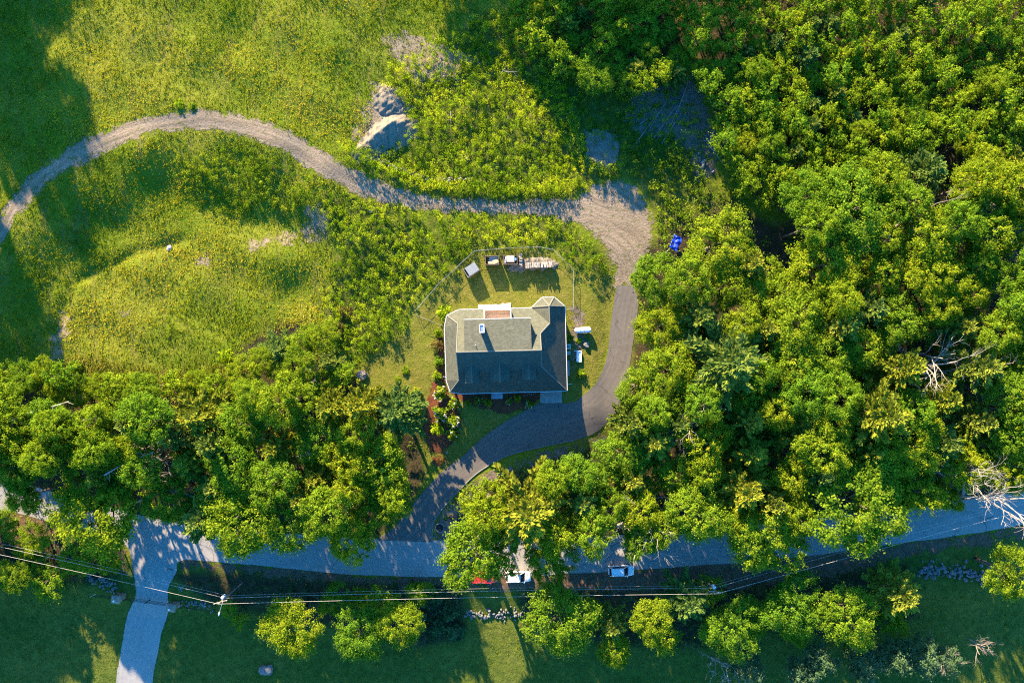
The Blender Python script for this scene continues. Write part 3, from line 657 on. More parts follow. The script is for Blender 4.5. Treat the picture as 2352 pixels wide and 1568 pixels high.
# ---- woods: crowns filled in between; room is left around the big bare trees
placed += [(*P(vx, vy, 12), r) for vx, vy, r in ((2275, 1180, 5.0), (2150, 790, 2.6), (2170, 850, 2.2), (2180, 465, 3.0), (2130, 455, 1.6), (2210, 350, 2.0), (1590, 890, 1.6), (1655, 965, 2.0), (1840, 1040, 1.6), (1450, 1255, 1.6))]
CLEAR = [[(985, 1250), (1012, 1250), (1032, 1190), (1078, 1122), (1142, 1090), (1240, 1060), (1330, 1042), (1398, 995), (1376, 990), (1227, 1032), (1080, 1103), (998, 1195)], DR_A[:17] + DR_B[:15][::-1], [(1440, 400), (1640, 440), (1600, 500), (1565, 575), (1500, 600), (1480, 640), (1440, 640)], LAWN, [(1700, 470), (1800, 500), (1830, 580), (1780, 590), (1720, 540)]]
CLEARN = [np.asarray(c, float) for c in CLEAR]
def fill(poly, n, spacing, zc, fn, tries=6000, seed=1, over=.57):
    rng = np.random.default_rng(seed); a = np.asarray(poly, float); lo, hi = a.min(0), a.max(0); k = 0; xs = rng.uniform(lo, hi, (tries, 2)); xs = xs[inpoly(xs[:, 0], xs[:, 1], poly)]
    cds = np.min([np.where(inpoly(xs[:, 0], xs[:, 1], c), 0, distline(xs[:, 0], xs[:, 1], n_, True)) for c, n_ in zip(CLEAR, CLEARN)], 0)
    for (vx, vy), cd in zip(xs, cds):
        if k >= n: break
        r = spacing * rng.uniform(.72, 1.25) * S * .5 * 1.25
        if cd < r / S * .9: continue
        x, y = P(vx, vy, zc)
        if all((x - q[0]) ** 2 + (y - q[1]) ** 2 > (over * (r + q[2])) ** 2 for q in placed): fn(vx, vy, r / S / .9, rng, (*lo, *hi), spacing); k += 1
    return k
def wood_fn(where, group, mix, Hr):
    looks = {'B': 'round leafy tree', 'P': 'feathery dark pine', 'G': 'golden tipped pine', 'Y': 'slender young tree'}
    def f(vx, vy, rv, rng, box, sp_):
        kd = rng.choice(list(mix.keys()), p=list(mix.values()))
        u = (vx - box[0]) / (box[2] - box[0]); v = (vy - box[1]) / (box[3] - box[1]); q = rv / sp_ / .69
        size_ = 'small' if q < .88 else ('broad' if q > 1.12 else 'middling')
        row = ['top', 'upper', 'lower', 'bottom'][min(3, max(0, int(v * 4)))]; col = ['far left', 'left', 'centre', 'right', 'far right'][min(4, max(0, int(u * 5)))]
        big(vx, vy, rv, '%s %s %s, %s %s' % (size_, looks[kd], where, row, col), kd, rng.uniform(*Hr), looks[kd] + 's ' + group)
    return f
fill([(-60, 940), (330, 950), (330, 1080), (100, 1080), (-60, 1040)], 40, 88, 9.5, wood_fn('in the far left woods', 'in the far left woods', {'B': .7, 'P': .3}, (14, 18)), seed=11)
fill([(330, 950), (560, 900), (830, 900), (830, 1000), (960, 1040), (960, 1090), (880, 1220), (450, 1210), (330, 1180)], 60, 90, 9.5, wood_fn('in the woods between meadow and road', 'between meadow and road', {'B': .72, 'P': .22, 'G': .06}, (12, 16)), seed=12)
fill([(-60, 850), (120, 845), (330, 885), (500, 870), (600, 800), (700, 750), (760, 790), (790, 850), (800, 905), (560, 905), (330, 955), (-60, 945)], 60, 62, 4.5, wood_fn('at the meadow edge of the woods', 'where the meadow meets the woods', {'B': .35, 'Y': .5, 'P': .15}, (4.5, 8)), seed=13)
fill([(1455, 700), (1500, 590), (1580, 520), (1700, 560), (1850, 560), (1850, 900), (1455, 930)], 60, 92, 9.5, wood_fn('in the woods beside the driveway', 'beside the driveway', {'B': .8, 'P': .14, 'G': .06}, (10.5, 15)), seed=14)
fill([(1400, 940), (1850, 900), (1850, 1200), (1380, 1235), (1150, 1250), (1060, 1170), (1130, 1110), (1250, 1075), (1350, 1045)], 70, 90, 9.5, wood_fn('in the woods between driveway and road', 'between driveway and road', {'B': .72, 'P': .18, 'G': .1}, (12, 16)), seed=15)
fill([(1850, 440), (2000, 400), (2420, 360), (2420, 760), (1850, 760)], 60, 96, 10.5, wood_fn('in the upper right woods', 'in the right woods, upper half', {'B': .86, 'P': .14}, (12.5, 16.5)), seed=16)
fill([(1850, 760), (2420, 760), (2420, 1090), (2100, 1150), (1850, 1190)], 60, 96, 10.5, wood_fn('in the lower right woods', 'in the right woods, lower half', {'B': .8, 'P': .14, 'G': .06}, (12.5, 16.5)), seed=17)
fill([(1010, 1240), (1030, 1180), (1100, 1110), (1250, 1075), (1380, 1030), (1420, 960), (1460, 880), (1460, 1060), (1300, 1120), (1120, 1180), (1060, 1250)], 40, 52, 4, wood_fn('on the bank along the lower driveway', 'on the bank along the driveway', {'B': .6, 'Y': .4}, (3.5, 7)), seed=18)
fill(FOR_NE, 210, 48, 5.5, wood_fn('in the sapling stand at top right', 'in the sapling stand', {'Y': .86, 'B': .08, 'P': .06}, (5.5, 9)), seed=19, over=.60)
fill(FOR_N, 60, 52, 5.5, wood_fn('in the shaded thicket at the top middle', 'in the shaded thicket', {'Y': .75, 'B': .15, 'P': .1}, (5, 8.5)), seed=20, over=.6)
fill([(-200, 1195), (90, 1215), (230, 1255), (260, 1320), (150, 1345), (-200, 1340)], 12, 60, 4, wood_fn('on the dark left verge', 'on the dark verge at left', {'Y': .6, 'B': .4}, (3, 6)), seed=21)
fill(SOUTH_V, 7, 62, 5, wood_fn('on the bank under the power line', 'on the shaded bank', {'Y': .5, 'B': .5}, (4, 7)), seed=22)
fill([(600, 1390), (720, 1370), (960, 1370), (980, 1420), (740, 1430), (620, 1430)], 4, 60, 4.5, wood_fn('in the dark hedge south of the road', 'in the dark hedge', {'Y': .4, 'B': .6}, (4, 7)), seed=23)
# tall trees beyond the top and left edges of the picture; their shade falls across the meadow
def off(vx, vy, R, H, label, grp):
    x, y = P(vx, vy); plant('broadleaf_tree', BROAD[int(TR.integers(8))], x, y, (R / 5, R / 5, H / 14), TR.uniform(0, 6), label, 'tree', grp)
_lt = [(-88 - 95 * c + (r % 2) * 35 - 8 * r, -850 + 95 * r, 6, 18.5 + (r * 7 + c * 3) % 4) for r in range(8) for c in range(3)] + [(-290 - 90 * c, -150 + 95 * r, 6, 18 + (r + c) % 3) for r in range(3) for c in range(2)] \
    + [(-185 - 95 * c + (r % 2) * 30, 120 + 90 * r, 5.5, 16.5 + (r * 5 + c) % 3) for r in range(3) for c in range(3)]
_lt += [(-150 - 95 * c + (r % 2) * 40, 880 + 80 * r, 6, 16 + (r * 5 + c * 2) % 4) for r in range(3) for c in range(3)] + [(-130, 1290, 5, 12), (-230, 1310, 5.5, 13), (-160, 1390, 5, 12), (-260, 1420, 5.5, 13)]
for vx, vy, R, H in _lt:
    off(vx, vy, R, H, 'tall tree beyond the left edge of the meadow', 'tall trees beyond the left edge')
for vx, vy, R, H in [(880, -420, 5, 16), (950, -480, 5.5, 18), (1060, -350, 5.5, 18), (1130, -250, 5.5, 17), (1180, -330, 6, 19), (1250, -180, 5.5, 17), (1290, -280, 6, 19), (1380, -200, 6, 18), (1370, -330, 6, 19), (1460, -150, 5.5, 17), (1480, -270, 6, 19), (1240, -420, 6, 19), (1100, -440, 6, 19), (1560, -180, 5.5, 16), (1340, -100, 5, 13), (1440, -90, 5, 12)]:
    off(vx, vy, R, H, 'tall tree beyond the top edge of the thicket', 'tall trees beyond the top edge')

# ---- bare and dead trees, fallen wood
def bare(vx, vy, z, s, label, set_=DEAD, k=0, tilt=0.0, rz=0.0, sink=0.0):
    x, y = P(vx, vy, z); o = plant('dead_tree', set_[k], x, y, s, rz, label, 'dead tree', tilt=tilt, z=hz(x, y) - sink, parts=('trunk',)); return o
bare(2280, 1188, 11, 1.5, 'big pale bare tree leaning over the road at right edge', DEADX, 0, .12, 2.4)
bare(2150, 790, 13, 1.6, 'pale bare tree with forked branches in the right woods', DEAD, 1, .25, 1.2)
bare(2160, 855, 13, 1.5, 'pale bare tree just below the forked bare tree', DEAD, 2, .4, .6)
bare(2190, 470, 13, 1.9, 'bare grey tree lying sideways among the upper right crowns', DEADB, 0, .8, -1.2)
bare(2120, 460, 13, 1.85, 'brown bare tree next to the large bright tree at right', DEADB, 1, .6, 1.0)
bare(2210, 350, 11, 1.5, 'bare brush topped tree at the edge of the sapling stand', DEADB, 2, .5, -1.0)
bare(2335, 375, 11, 1.5, 'bare brush topped tree touching the right picture edge', DEADB, 0, .5, -.9)
bare(2280, 850, 13, 1.6, 'small bare crown at right among leafy crowns', DEADB, 1, .3, 0)
bare(1585, 890, 12, 1.35, 'grey bare crown in the woods just right of the driveway', DEAD, 3, .2, 2)
bare(1655, 965, 12, 1.35, 'grey bare crown in a dark gap of the woods', DEAD, 0, .3, 4)
bare(1840, 1040, 12, 1.5, 'small grey bare crown by the reddish trunks', DEADB, 2, .3, 1)
bare(1215, 1280, 12, 1.6, 'bare limbed tree between bright trees above the parked car', DEADB, 1, .3, .2)
bare(1445, 1255, 11, 1.4, 'pale bare tree over the road edge, left of pair', DEAD, 1, .45, 3.0)
bare(1485, 1250, 11, 1.45, 'pale bare tree over the road edge, right of pair', DEAD, 2, .4, 3.3)
bare(2285, 1505, 4, .8, 'silvery bare shrub tree near the bottom right corner', DEADB, 1, .1, 0)
bare(2190, 1510, 4, .75, 'silvery bare shrub tree among grey green trees', DEAD, 1, .1, 1)
bare(1660, 1550, 4, .8, 'grey bare shrub tree at bottom edge', DEAD, 2, .2, 2)
bare(560, 1090, 12, 1.4, 'grey bare crown in the left woods', DEAD, 3, .6, 1.6)
bare(480, 1000, 12, 1.4, 'small bare crown amid the left woods', DEADB, 0, .5, 1)
bare(705, 860, 7, .8, 'bare branches at the meadow edge of the left woods', DEADB, 1, .4, 1)
bare(160, 1010, 13, 1.5, 'bare white limbs sticking out of the far left woods', DEAD, 0, 1.2, 1.2)
bare(650, 1075, 12, 1.5, 'pale bare branch leaning out beside the golden conifer', DEAD, 1, 1.0, -1.1)
bare(1620, 1345, 1, .35, 'small bare brush pile plant beside the pole', DEADB, 2, .2, 0)
def log(pts, r, label, mat='dead_wood', group=None, twigs=0, seed=0):
    """fallen trunk; pts: (vx, vy, z)"""
    rng = random.Random(seed); W = [];
    for (vx, vy, z) in pts:
        x, y = P(vx, vy, z); W.append((x, y, z + hz(x, y)))
    o = empty('fallen_trunk', W[0]); b = MB(); b.tube([tuple(Vector(p) - Vector(W[0])) for p in W], [r * (1 - .6 * i / (len(W) - 1)) for i in range(len(W))], 6); b.build('stem', mat, o)
    if twigs:
        t = MB()
        for k in range(twigs):
            i = rng.randint(0, len(W) - 2); p = Vector(W[i]).lerp(Vector(W[i + 1]), rng.random()) - Vector(W[0]); d = Vector((rng.gauss(0, 1), rng.gauss(0, 1), abs(rng.gauss(0, .5)))).normalized()
            t.tube([p, p + d * rng.uniform(.6, 1.6)], [r * .3, .012], 4, False)
        t.build('branch', mat, o)
    return tag(o, label, 'fallen trunk', group)
log([(15, 970, 11), (55, 952, 11.4), (125, 932, 11.8), (158, 922, 11.2)], .16, 'long pale bent trunk lying over the crowns at far left', twigs=6)
log([(35, 990, 10.5), (70, 975, 10.8), (105, 972, 10.5)], .12, 'short pale trunk below the long bent one at left', twigs=3)
log([(225, 1095, 13.5), (270, 1070, 14), (345, 1040, 13.5)], .13, 'straight pale limb across the big tree by the junction', twigs=8)
log([(300, 1158, 8), (340, 1140, 8.5), (400, 1132, 9), (440, 1150, 8.5)], .16, 'curved white limb hanging over the road', twigs=6)
for k, (a, b_) in enumerate([((1460, 330), (1520, 250)), ((1490, 300), (1535, 225)), ((1500, 320), (1560, 235)), ((1540, 290), (1575, 205)), ((1520, 330), (1575, 245)), ((1470, 285), (1505, 262)), ((1580, 190), (1545, 290))]):
    log([(a[0], a[1], .25), ((a[0] + b_[0]) / 2, (a[1] + b_[1]) / 2, .4), (b_[0], b_[1], .25)], .075, 'grey felled pole in the shaded clearing of slash', 'dead_wood', 'felled poles in the clearing', 3, k)
for k, (a, b_) in enumerate([((1600, 325), (1665, 320)), ((1610, 300), (1650, 350)), ((1625, 330), (1660, 375)), ((1640, 300), (1620, 345))]):
    log([(a[0], a[1], .3), (b_[0], b_[1], .5)], .09, 'pale log of the crossed heap below the sapling stand', 'dead_wood', 'crossed logs', 4, 20 + k)
for k, (a, b_) in enumerate([((1035, 255), (1036, 290)), ((1150, 170), (1165, 150)), ((1260, 140), (1290, 118)), ((1160, 165), (1190, 165))]):
    log([(a[0], a[1], .5), (b_[0], b_[1], .7)], .06, 'thin grey stick lying in the bright scrub', 'dead_wood', 'sticks in the scrub', 2, 40 + k)

# ------------------------------------------------------------------ ground cover (uncountable)
BLOCK = [[tuple(p) for p in np.vstack([PA(A), PA(B)[::-1]])] for A, B in ((TR_OUT, TR_IN), (DR_A, DR_B), (RD_N, RD_S), (SR_L, SR_R))] + [[tuple(p) for p in PA(q)] for q in (JUNC, HOUSE)]
BEDS = [[tuple(p) for p in PA(q)] for q in ([(1028, 893), (1245, 893), (1244, 922), (1200, 946), (1150, 952), (1040, 915)], [(835, 340), (868, 215), (900, 205), (940, 270), (940, 305), (860, 348)], [(1345, 300), (1420, 290), (1424, 370), (1390, 383), (1350, 365)])]
def pts_in(polys, dens, seed, block=True, avoid=(), soft=0.0):
    rng = np.random.default_rng(seed); out = []
    for p in polys:
        q = PA(p); lo, hi = q.min(0) - soft, q.max(0) + soft; n = int((hi - lo).prod() * dens); xy = rng.uniform(lo, hi, (n, 2))
        t = xy + rng.normal(0, soft, xy.shape) if soft else xy
        out.append(xy[inpoly(t[:, 0], t[:, 1], [tuple(a) for a in q])])
    xy = np.vstack(out)
    for b in (BLOCK if block else []) + list(avoid): xy = xy[~inpoly(xy[:, 0], xy[:, 1], b)]
    return xy, rng
def wob(xy, sc_, ph): return .5 + .25 * np.sin(xy[:, 0] * sc_ + 1.7 * np.sin(xy[:, 1] * sc_ * .7 + ph)) + .25 * np.sin(xy[:, 1] * sc_ * 1.13 + 1.4 * np.sin(xy[:, 0] * sc_ * .6 + ph * 2))
def tufts(name, xy, rng, blades, hgt, wid, mat, label, spread=.16):
    n = len(xy); z = height(xy[:, 0], xy[:, 1]); base = np.c_[xy, z]; m = n * blades
    B = np.repeat(base, blades, 0); B[:, :2] += rng.normal(0, spread, (m, 2)); a = rng.uniform(0, 6.283, m); lean = rng.uniform(.25, 1.15, m)
    L = np.repeat(hgt * rng.uniform(.55, 1.4, n) * (.65 + .7 * wob(xy, .5, 1)), blades) * rng.uniform(.7, 1.2, m)
    d = np.c_[np.cos(a) * np.sin(lean), np.sin(a) * np.sin(lean), np.cos(lean)] * L[:, None]; p = np.c_[-np.sin(a), np.cos(a), np.zeros(m)] * wid * rng.uniform(.6, 1.4, m)[:, None]
    B[:, 2] -= .02
    V = np.stack([B - p * .6, B + p * .6, B + d * .6 + p, B + d * 1.0 - p * .2], 1).reshape(-1, 3)
    T = np.clip(np.repeat(.70 * wob(xy, .17, 2) + .40 * wob(xy, .47, 8) + .2 * wob(xy, 1.9, 5) - .16 + rng.normal(0, .10, n), blades) + rng.normal(0, .09, m), 0, 1)
    o = struct(obj(name, mesh_np(name, V, np.arange(m * 4).reshape(m, 4), mat, {'tint': np.repeat(T, 4)})), 'stuff'); o['label'] = label; o['category'] = 'grass'; return o
def thicket(name, xy, rng, per, rad, hgt, size, mat, label, cat='undergrowth'):
    n = len(xy); r = rad * rng.uniform(.55, 1.5, n); hh = hgt * rng.uniform(.2, 1.45, n) * (.45 + 1.0 * wob(xy, .45, 3))
    cc = np.c_[xy, height(xy[:, 0], xy[:, 1]) + hh - r * .35]
    T = np.clip(.5 * wob(xy, .3, 4) + .5 * wob(xy, 1.3, 9) + rng.normal(0, .2, n), 0, 1)
    V, F, T = clump_leaves(cc, r, per, rng, size, T, up=.35, jit=.6)
    o = struct(obj(name, mesh_np(name, V, F, mat, {'tint': T})), 'stuff'); o['label'] = label; o['category'] = cat; return o
MEADOW = [(-160, -130), (1120, -130), (1100, 20), (1000, 100), (880, 185), (840, 330), (800, 350), (800, 470), (760, 640), (740, 740), (620, 760), (560, 800), (480, 890), (200, 880), (-160, 860)]
xy, r_ = pts_in([MEADOW], 7.0, 51); tufts('meadow_grass', xy, r_, 4, .34, .055, 'grass_blade', 'tall yellow green grass of the sunny meadow')
xy, r_ = pts_in([MEADOW], 1.1, 52); xy = xy[wob(xy, .22, 7) + .5 * wob(xy, .6, 2) > .93]; thicket('meadow_weeds', xy, r_, 18, .34, .35, .14, 'leaf_scrub_dark', 'leafy weeds growing in patches in the meadow', 'weeds')
xy, r_ = pts_in([LAWN], 5.0, 53, avoid=BEDS[:1]); tufts('lawn_grass', xy, r_, 3, .11, .035, 'grass_dry', 'short dry mown grass around the house', .12)
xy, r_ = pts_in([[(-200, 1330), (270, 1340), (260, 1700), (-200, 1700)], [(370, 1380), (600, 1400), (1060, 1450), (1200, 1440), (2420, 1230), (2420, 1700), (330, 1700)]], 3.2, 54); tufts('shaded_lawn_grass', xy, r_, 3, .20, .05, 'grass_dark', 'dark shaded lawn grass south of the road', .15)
xy, r_ = pts_in([SCRUB_A, SCRUB_C], 2.5, 55, avoid=BEDS, soft=.8); thicket('scrub', xy, r_, 46, .50, 1.15, .18, 'leaf_scrub', 'dense bright green scrub north of the house')
xy, r_ = pts_in([SCRUB_B], 2.4, 56, soft=.8); thicket('scrub', xy, r_, 46, .50, 1.0, .18, 'leaf_scrub', 'bright scrub on the slope west of the fenced yard')
xy, r_ = pts_in([SCRUB_D], 2.0, 57, soft=1.0); thicket('scrub', xy, r_, 38, .5, .8, .19, 'leaf_scrub_dark', 'dark green scrub on the bank below the dirt track')
xy, r_ = pts_in([SCRUB_E, SCRUB_F], 1.2, 58, soft=1.0); thicket('scrub', xy, r_, 26, .55, 1.0, .25, 'leaf_scrub_dark', 'scrub around the shaded clearing beside the dirt turnaround')
xy, r_ = pts_in([FOR_W, FOR_E], .33, 59, soft=1.0); thicket('forest_undergrowth', xy, r_, 20, .8, 1.3, .32, 'leaf_scrub_dark', 'undergrowth between the trunks of the woods')
xy, r_ = pts_in([FOR_NE, FOR_N], .5, 60, soft=1.0); thicket('forest_undergrowth', xy, r_, 18, .7, 1.4, .28, 'leaf_scrub_dark', 'undergrowth below the sapling stand')
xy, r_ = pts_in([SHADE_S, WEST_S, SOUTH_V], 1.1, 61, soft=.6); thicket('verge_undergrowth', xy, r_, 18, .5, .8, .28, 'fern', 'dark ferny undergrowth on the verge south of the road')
# weedy fringe along both sides of the dirt track
fr = np.vstack([resample(PA(TR_OUT), 900), resample(PA(TR_IN), 900)]); r_ = np.random.default_rng(62); fr = fr + r_.normal(0, .35, fr.shape)
fr = fr[r_.random(len(fr)) < .3 + .7 * wob(fr, .6, 3)]
tufts('track_fringe_grass', fr, r_, 4, .34, .055, 'grass_blade', 'grass fringe along the edges of the dirt track')
xy, r_ = pts_in([[(-10, 480), (60, 350), (300, 260), (500, 250), (700, 310), (900, 420), (1330, 450), (1330, 510), (900, 480), (700, 420), (450, 325), (300, 360), (100, 480), (20, 620)]], .6, 63, block=False); tufts('track_weeds', xy, r_, 3, .14, .04, 'grass_dry', 'small weeds growing on the dirt track')
hedge = resample(PA([(800, 345), (850, 376), (920, 400), (1000, 424), (1100, 434), (1220, 436), (1300, 426)]), 420); r_ = np.random.default_rng(64); hedge = hedge + r_.normal(0, .55, hedge.shape)
thicket('track_hedge', hedge, r_, 20, .5, 1.3, .2, 'leaf_scrub', 'hedge of bright scrub along the north side of the dirt track')
pale, r_ = pts_in([[(60, 830), (180, 820), (420, 850), (600, 830), (560, 900), (330, 930), (60, 900)]], 4.0, 65); tufts('pale_tall_grass', pale, r_, 5, .7, .05, 'grass_dry', 'pale tall grass where the meadow meets the woods', .3)

# ------------------------------------------------------------------ house
HS = empty('house', (0, 0, 0), math.radians(1.5))
tag(HS, 'house with dark shingle roof, three front dormers and a white chimney', 'house')
K, EZ = .875, 2.9
eN, eS, eE, eW, gE, gW = 5.66, -8.69, 9.2, -11.5, 4.73, -9.07
yR = (eN + eS) / 2; zR = EZ + (eN - yR) * K
zN = lambda y: EZ + (eN - y) * K
zS = lambda y: EZ + (y - eS) * K
zE = lambda x: EZ + (eE - x) * K
W1, W2, W3 = (eW, 2.8, EZ), (-11.05, 4.75, EZ), (-9.0, eN, EZ)
S1, S2, S3 = (-11.42, -6.35, EZ), (-10.8, -8.35, EZ), (-9.0, eS, EZ)
gbN, gbS = (gW, eN - (gW - eW), EZ + (gW - eW) * K), (gW, eS + (gW - eW), EZ + (gW - eW) * K)
hN, hS = (gE, eN - (eE - gE), zE(gE)), (gE, eS + (eE - gE), zE(gE))
RW, RE = (gW, yR, zR), (gE, yR, zR)
xb = 6.4; zb = zE(xb); vN = (xb, eN - (eE - xb), zb); A = (xb, 5.78, zb); vW = (xb - (eE - xb), eN, EZ)
B1, B2, B3, B4 = (3.6, 5.78, EZ), (5.35, 7.4, EZ), (7.4, 7.4, EZ), (eE, 5.78, EZ)
ROOF = [[W1, S1, gbS, gbN], [W2, W1, gbN], [W3, W2, gbN], [S1, S2, gbS], [S2, S3, gbS],
        [vW, W3, gbN, RW, RE, hN, vN], [S3, (eE, eS, EZ), hS, RE, RW, gbS],
        [(eE, eS, EZ), B4, A, vN, hN, hS], [B1, vW, vN, A], [B2, B1, A], [B3, B2, A], [B4, B3, A]]
def shingle_mesh(name, polys, mat='shingle', thick=.09):
    V = []; F = []; U = []
    for p in polys:
        q = [Vector(a) for a in p]; n = Vector((0, 0, 0))
        for i in range(len(q)): n += q[i].cross(q[(i + 1) % len(q)])
        n.normalize()
        if n.z < 0: q = q[::-1]; n = -n
        h = Vector((0, 0, 1)).cross(n); h = h.normalized() if h.length > 1e-4 else Vector((1, 0, 0)); s = n.cross(h)
        b = len(V); m = len(q); V += q + [a - Vector((0, 0, thick)) for a in q]; U += [(a.dot(h), a.dot(s)) for a in q] * 2
        F.append(tuple(b + i for i in range(m))); F.append(tuple(b + m + i for i in range(m - 1, -1, -1)))
        F += [(b + i, b + m + i, b + m + (i + 1) % m, b + (i + 1) % m) for i in range(m)]
    me = bpy.data.meshes.new(name); me.from_pydata([tuple(v) for v in V], [], F); me.update(); ul = me.uv_layers.new(name='UVMap')
    for l in me.loops: ul.data[l.index].uv = U[l.vertex_index]
    me.materials.append(M[mat]); return me
roof = obj('roof', shingle_mesh('roof', ROOF), HS)
def cap_line(a, b, mat='ridge_cap', r=.11, parent=roof, name='ridge_cap', up=.03):
    a = Vector(a) + Vector((0, 0, up)); b = Vector(b) + Vector((0, 0, up)); MB().tube([a, b], r, 6).build(name, mat, parent)
for a, b in ((RW, RE), (W2, gbN), (S2, gbS), (hN, vN), ((eE, eS, EZ), hS), (vN, A), (A, B2), (A, B3), (A, B1), (A, B4)): cap_line(a, b)
for a, b in ((RW, gbN), (RW, gbS), (RE, hN), (RE, hS)): cap_line(a, b, 'ridge_cap', .09, roof, 'rake_trim', .02)
for name, pl in (('gable_wall', [RW, gbN, gbS]), ('gable_wall', [RE, hS, hN])):
    MB().poly([(x, y, z - .1) for x, y, z in pl], .12, (1 if pl[0] is RW else -1, 0, 0)).build(name, 'siding', HS)
eave = [W1, W2, W3, vW, B1, B2, B3, B4, (eE, eS, EZ), S3, S2, S1]
for i in range(len(eave)):                       # white gutters along the eaves
    a, b = Vector(eave[i]), Vector(eave[(i + 1) % len(eave)]); d = (b - a)
    if d.length < .3: continue
    d.normalize(); nrm = d.cross(Vector((0, 0, 1))); nrm = -nrm if nrm.dot((a + b) / 2 - Vector((-1, -1.5, EZ))) < 0 else nrm
    m = MB(); q = [a + nrm * .01, b + nrm * .01, b + nrm * .11, a + nrm * .11]; m.poly([p + Vector((0, 0, -.0)) for p in q], .16); m.build('gutter', 'trim', HS)
# walls
m = MB(); wp = [(-9.1, -8.1), (8.75, -8.1), (8.75, 5.5), (7.1, 6.95), (5.6, 6.95), (4.1, 5.2), (-9.1, 5.2)]
m.poly([(x, y, 2.95) for x, y in wp], 3.2); m.build('wall', 'siding', HS)
for (x, y) in [(-11.1, 2.6), (-10.75, 4.4), (-9.2, 5.3), (-11.05, -6.2), (-10.5, -8.0), (-11.1, -1.8), (-9.2, -8.35)]:
    MB().box(x - .09, x + .09, y - .09, y + .09, 0, 2.9).build('porch_column', 'trim', HS)
m = MB(); m.poly([(-11.2, 2.7, .35), (-10.8, 4.5, .35), (-9.1, 5.3, .35), (-9.1, -8.3, .35), (-10.6, -8.1, .35), (-11.15, -6.3, .35)], .3); m.build('porch_floor', 'deck_pale', HS)
def window(x, y, z, w_, h_, face, parent=HS):
    """face: 'S','N','E','W'"""
    horiz = face in 'NS'; sg = {'S': -1, 'N': 1, 'E': 1, 'W': -1}[face]
    def bx(m, u0, u1, z0, z1, d0, d1):
        lo, hi = sorted((sg * d0, sg * d1))
        if horiz: m.box(x + u0, x + u1, y + lo, y + hi, z + z0, z + z1)
        else: m.box(x + lo, x + hi, y + u0, y + u1, z + z0, z + z1)
    m = MB(); h2, w2 = h_ / 2, w_ / 2
    bx(m, -w2 - .08, -w2, -h2 - .08, h2 + .08, -.02, .06); bx(m, w2, w2 + .08, -h2 - .08, h2 + .08, -.02, .06); bx(m, -w2, w2, h2, h2 + .08, -.02, .06); bx(m, -w2, w2, -h2 - .08, -h2, -.02, .06); bx(m, -w2, w2, -.025, .025, -.01, .045)
    f = m.build('window', 'trim', parent); m = MB(); bx(m, -w2, w2, -h2, h2, -.02, .02); m.build('pane', 'window_glass', f)
for x in (-7.2, -5.2, .3, 2.2): window(x, -8.1, 1.6, 1.0, 1.4, 'S')
for x in (-7.5, -5.6, 1.2, 2.8): window(x, 5.2, 1.6, 1.0, 1.4, 'N')
for y in (-3, 3.2): window(8.75, y, 1.6, 1.0, 1.3, 'E')
for y in (-4, 0): window(-9.1, y, 1.6, 1.0, 1.4, 'W')
window(gE + .02, yR, 7.5, .8, 1.0, 'E'); window(gW - .02, yR, 6.9, .9, 1.2, 'W')
MB().box(-3.4, -2.4, -8.16, -8.1, .1, 2.2).build('door', 'bin_wood', HS)
gd = MB().box(4.3, 7.9, -8.16, -8.1, .08, 2.4).build('garage_door', 'trim', HS)
for z in (.55, 1.05, 1.55, 2.05): MB().box(4.32, 7.88, -8.185, -8.16, z - .2, z + .2).build('panel', 'white_paint', gd)
MB().box(8.75, 8.81, -5.6, -4.7, .1, 2.15).build('door', 'trim', HS)
# front dormers
for cx, w_, yf in ((-6.76, 2.1, -6.5), (-2.12, 3.0, -6.4), (2.68, 2.1, -6.25)):
    zr = 7.15 if w_ < 2.5 else 7.35; pk = .52; zw = zr - w_ / 2 * pk; yb = eS + (zr - EZ) / K; yw = eS + (zw - EZ) / K; o_ = .14
    d = empty('dormer'); d.parent = HS
    L, R = cx - w_ / 2 - o_, cx + w_ / 2 + o_; zl = zw - o_ * pk; yl = eS + (zl - EZ) / K
    obj('dormer_roof', shingle_mesh('dormer_roof', [[(L, yf - .2, zl), (cx, yf - .2, zr), (cx, yb, zr), (L, yl, zl)], [(cx, yf - .2, zr), (R, yf - .2, zl), (R, yl, zl), (cx, yb, zr)]], thick=.07), d)
    MB().tube([(cx, yf - .2, zr + .02), (cx, yb, zr + .02)], .07, 6).build('ridge_cap', 'ridge_cap', d)
    m = MB(); zb_ = zS(yf) - .1; m.poly([(cx - w_ / 2, yf, zb_), (cx + w_ / 2, yf, zb_), (cx + w_ / 2, yf, zw - .08), (cx, yf, zr - .08), (cx - w_ / 2, yf, zw - .08)], .1, (0, 1, 0))
    for sx in (-1, 1):
        xx = cx + sx * w_ / 2; m.poly([(xx, yf + .1, zb_), (xx, yw, zw - .1), (xx, yf + .1, zw - .1)], .1, (-sx, 0, 0))
    m.build('dormer_wall', 'siding', d); window(cx, yf, zw - .75, w_ * .5, 1.0, 'S', d)
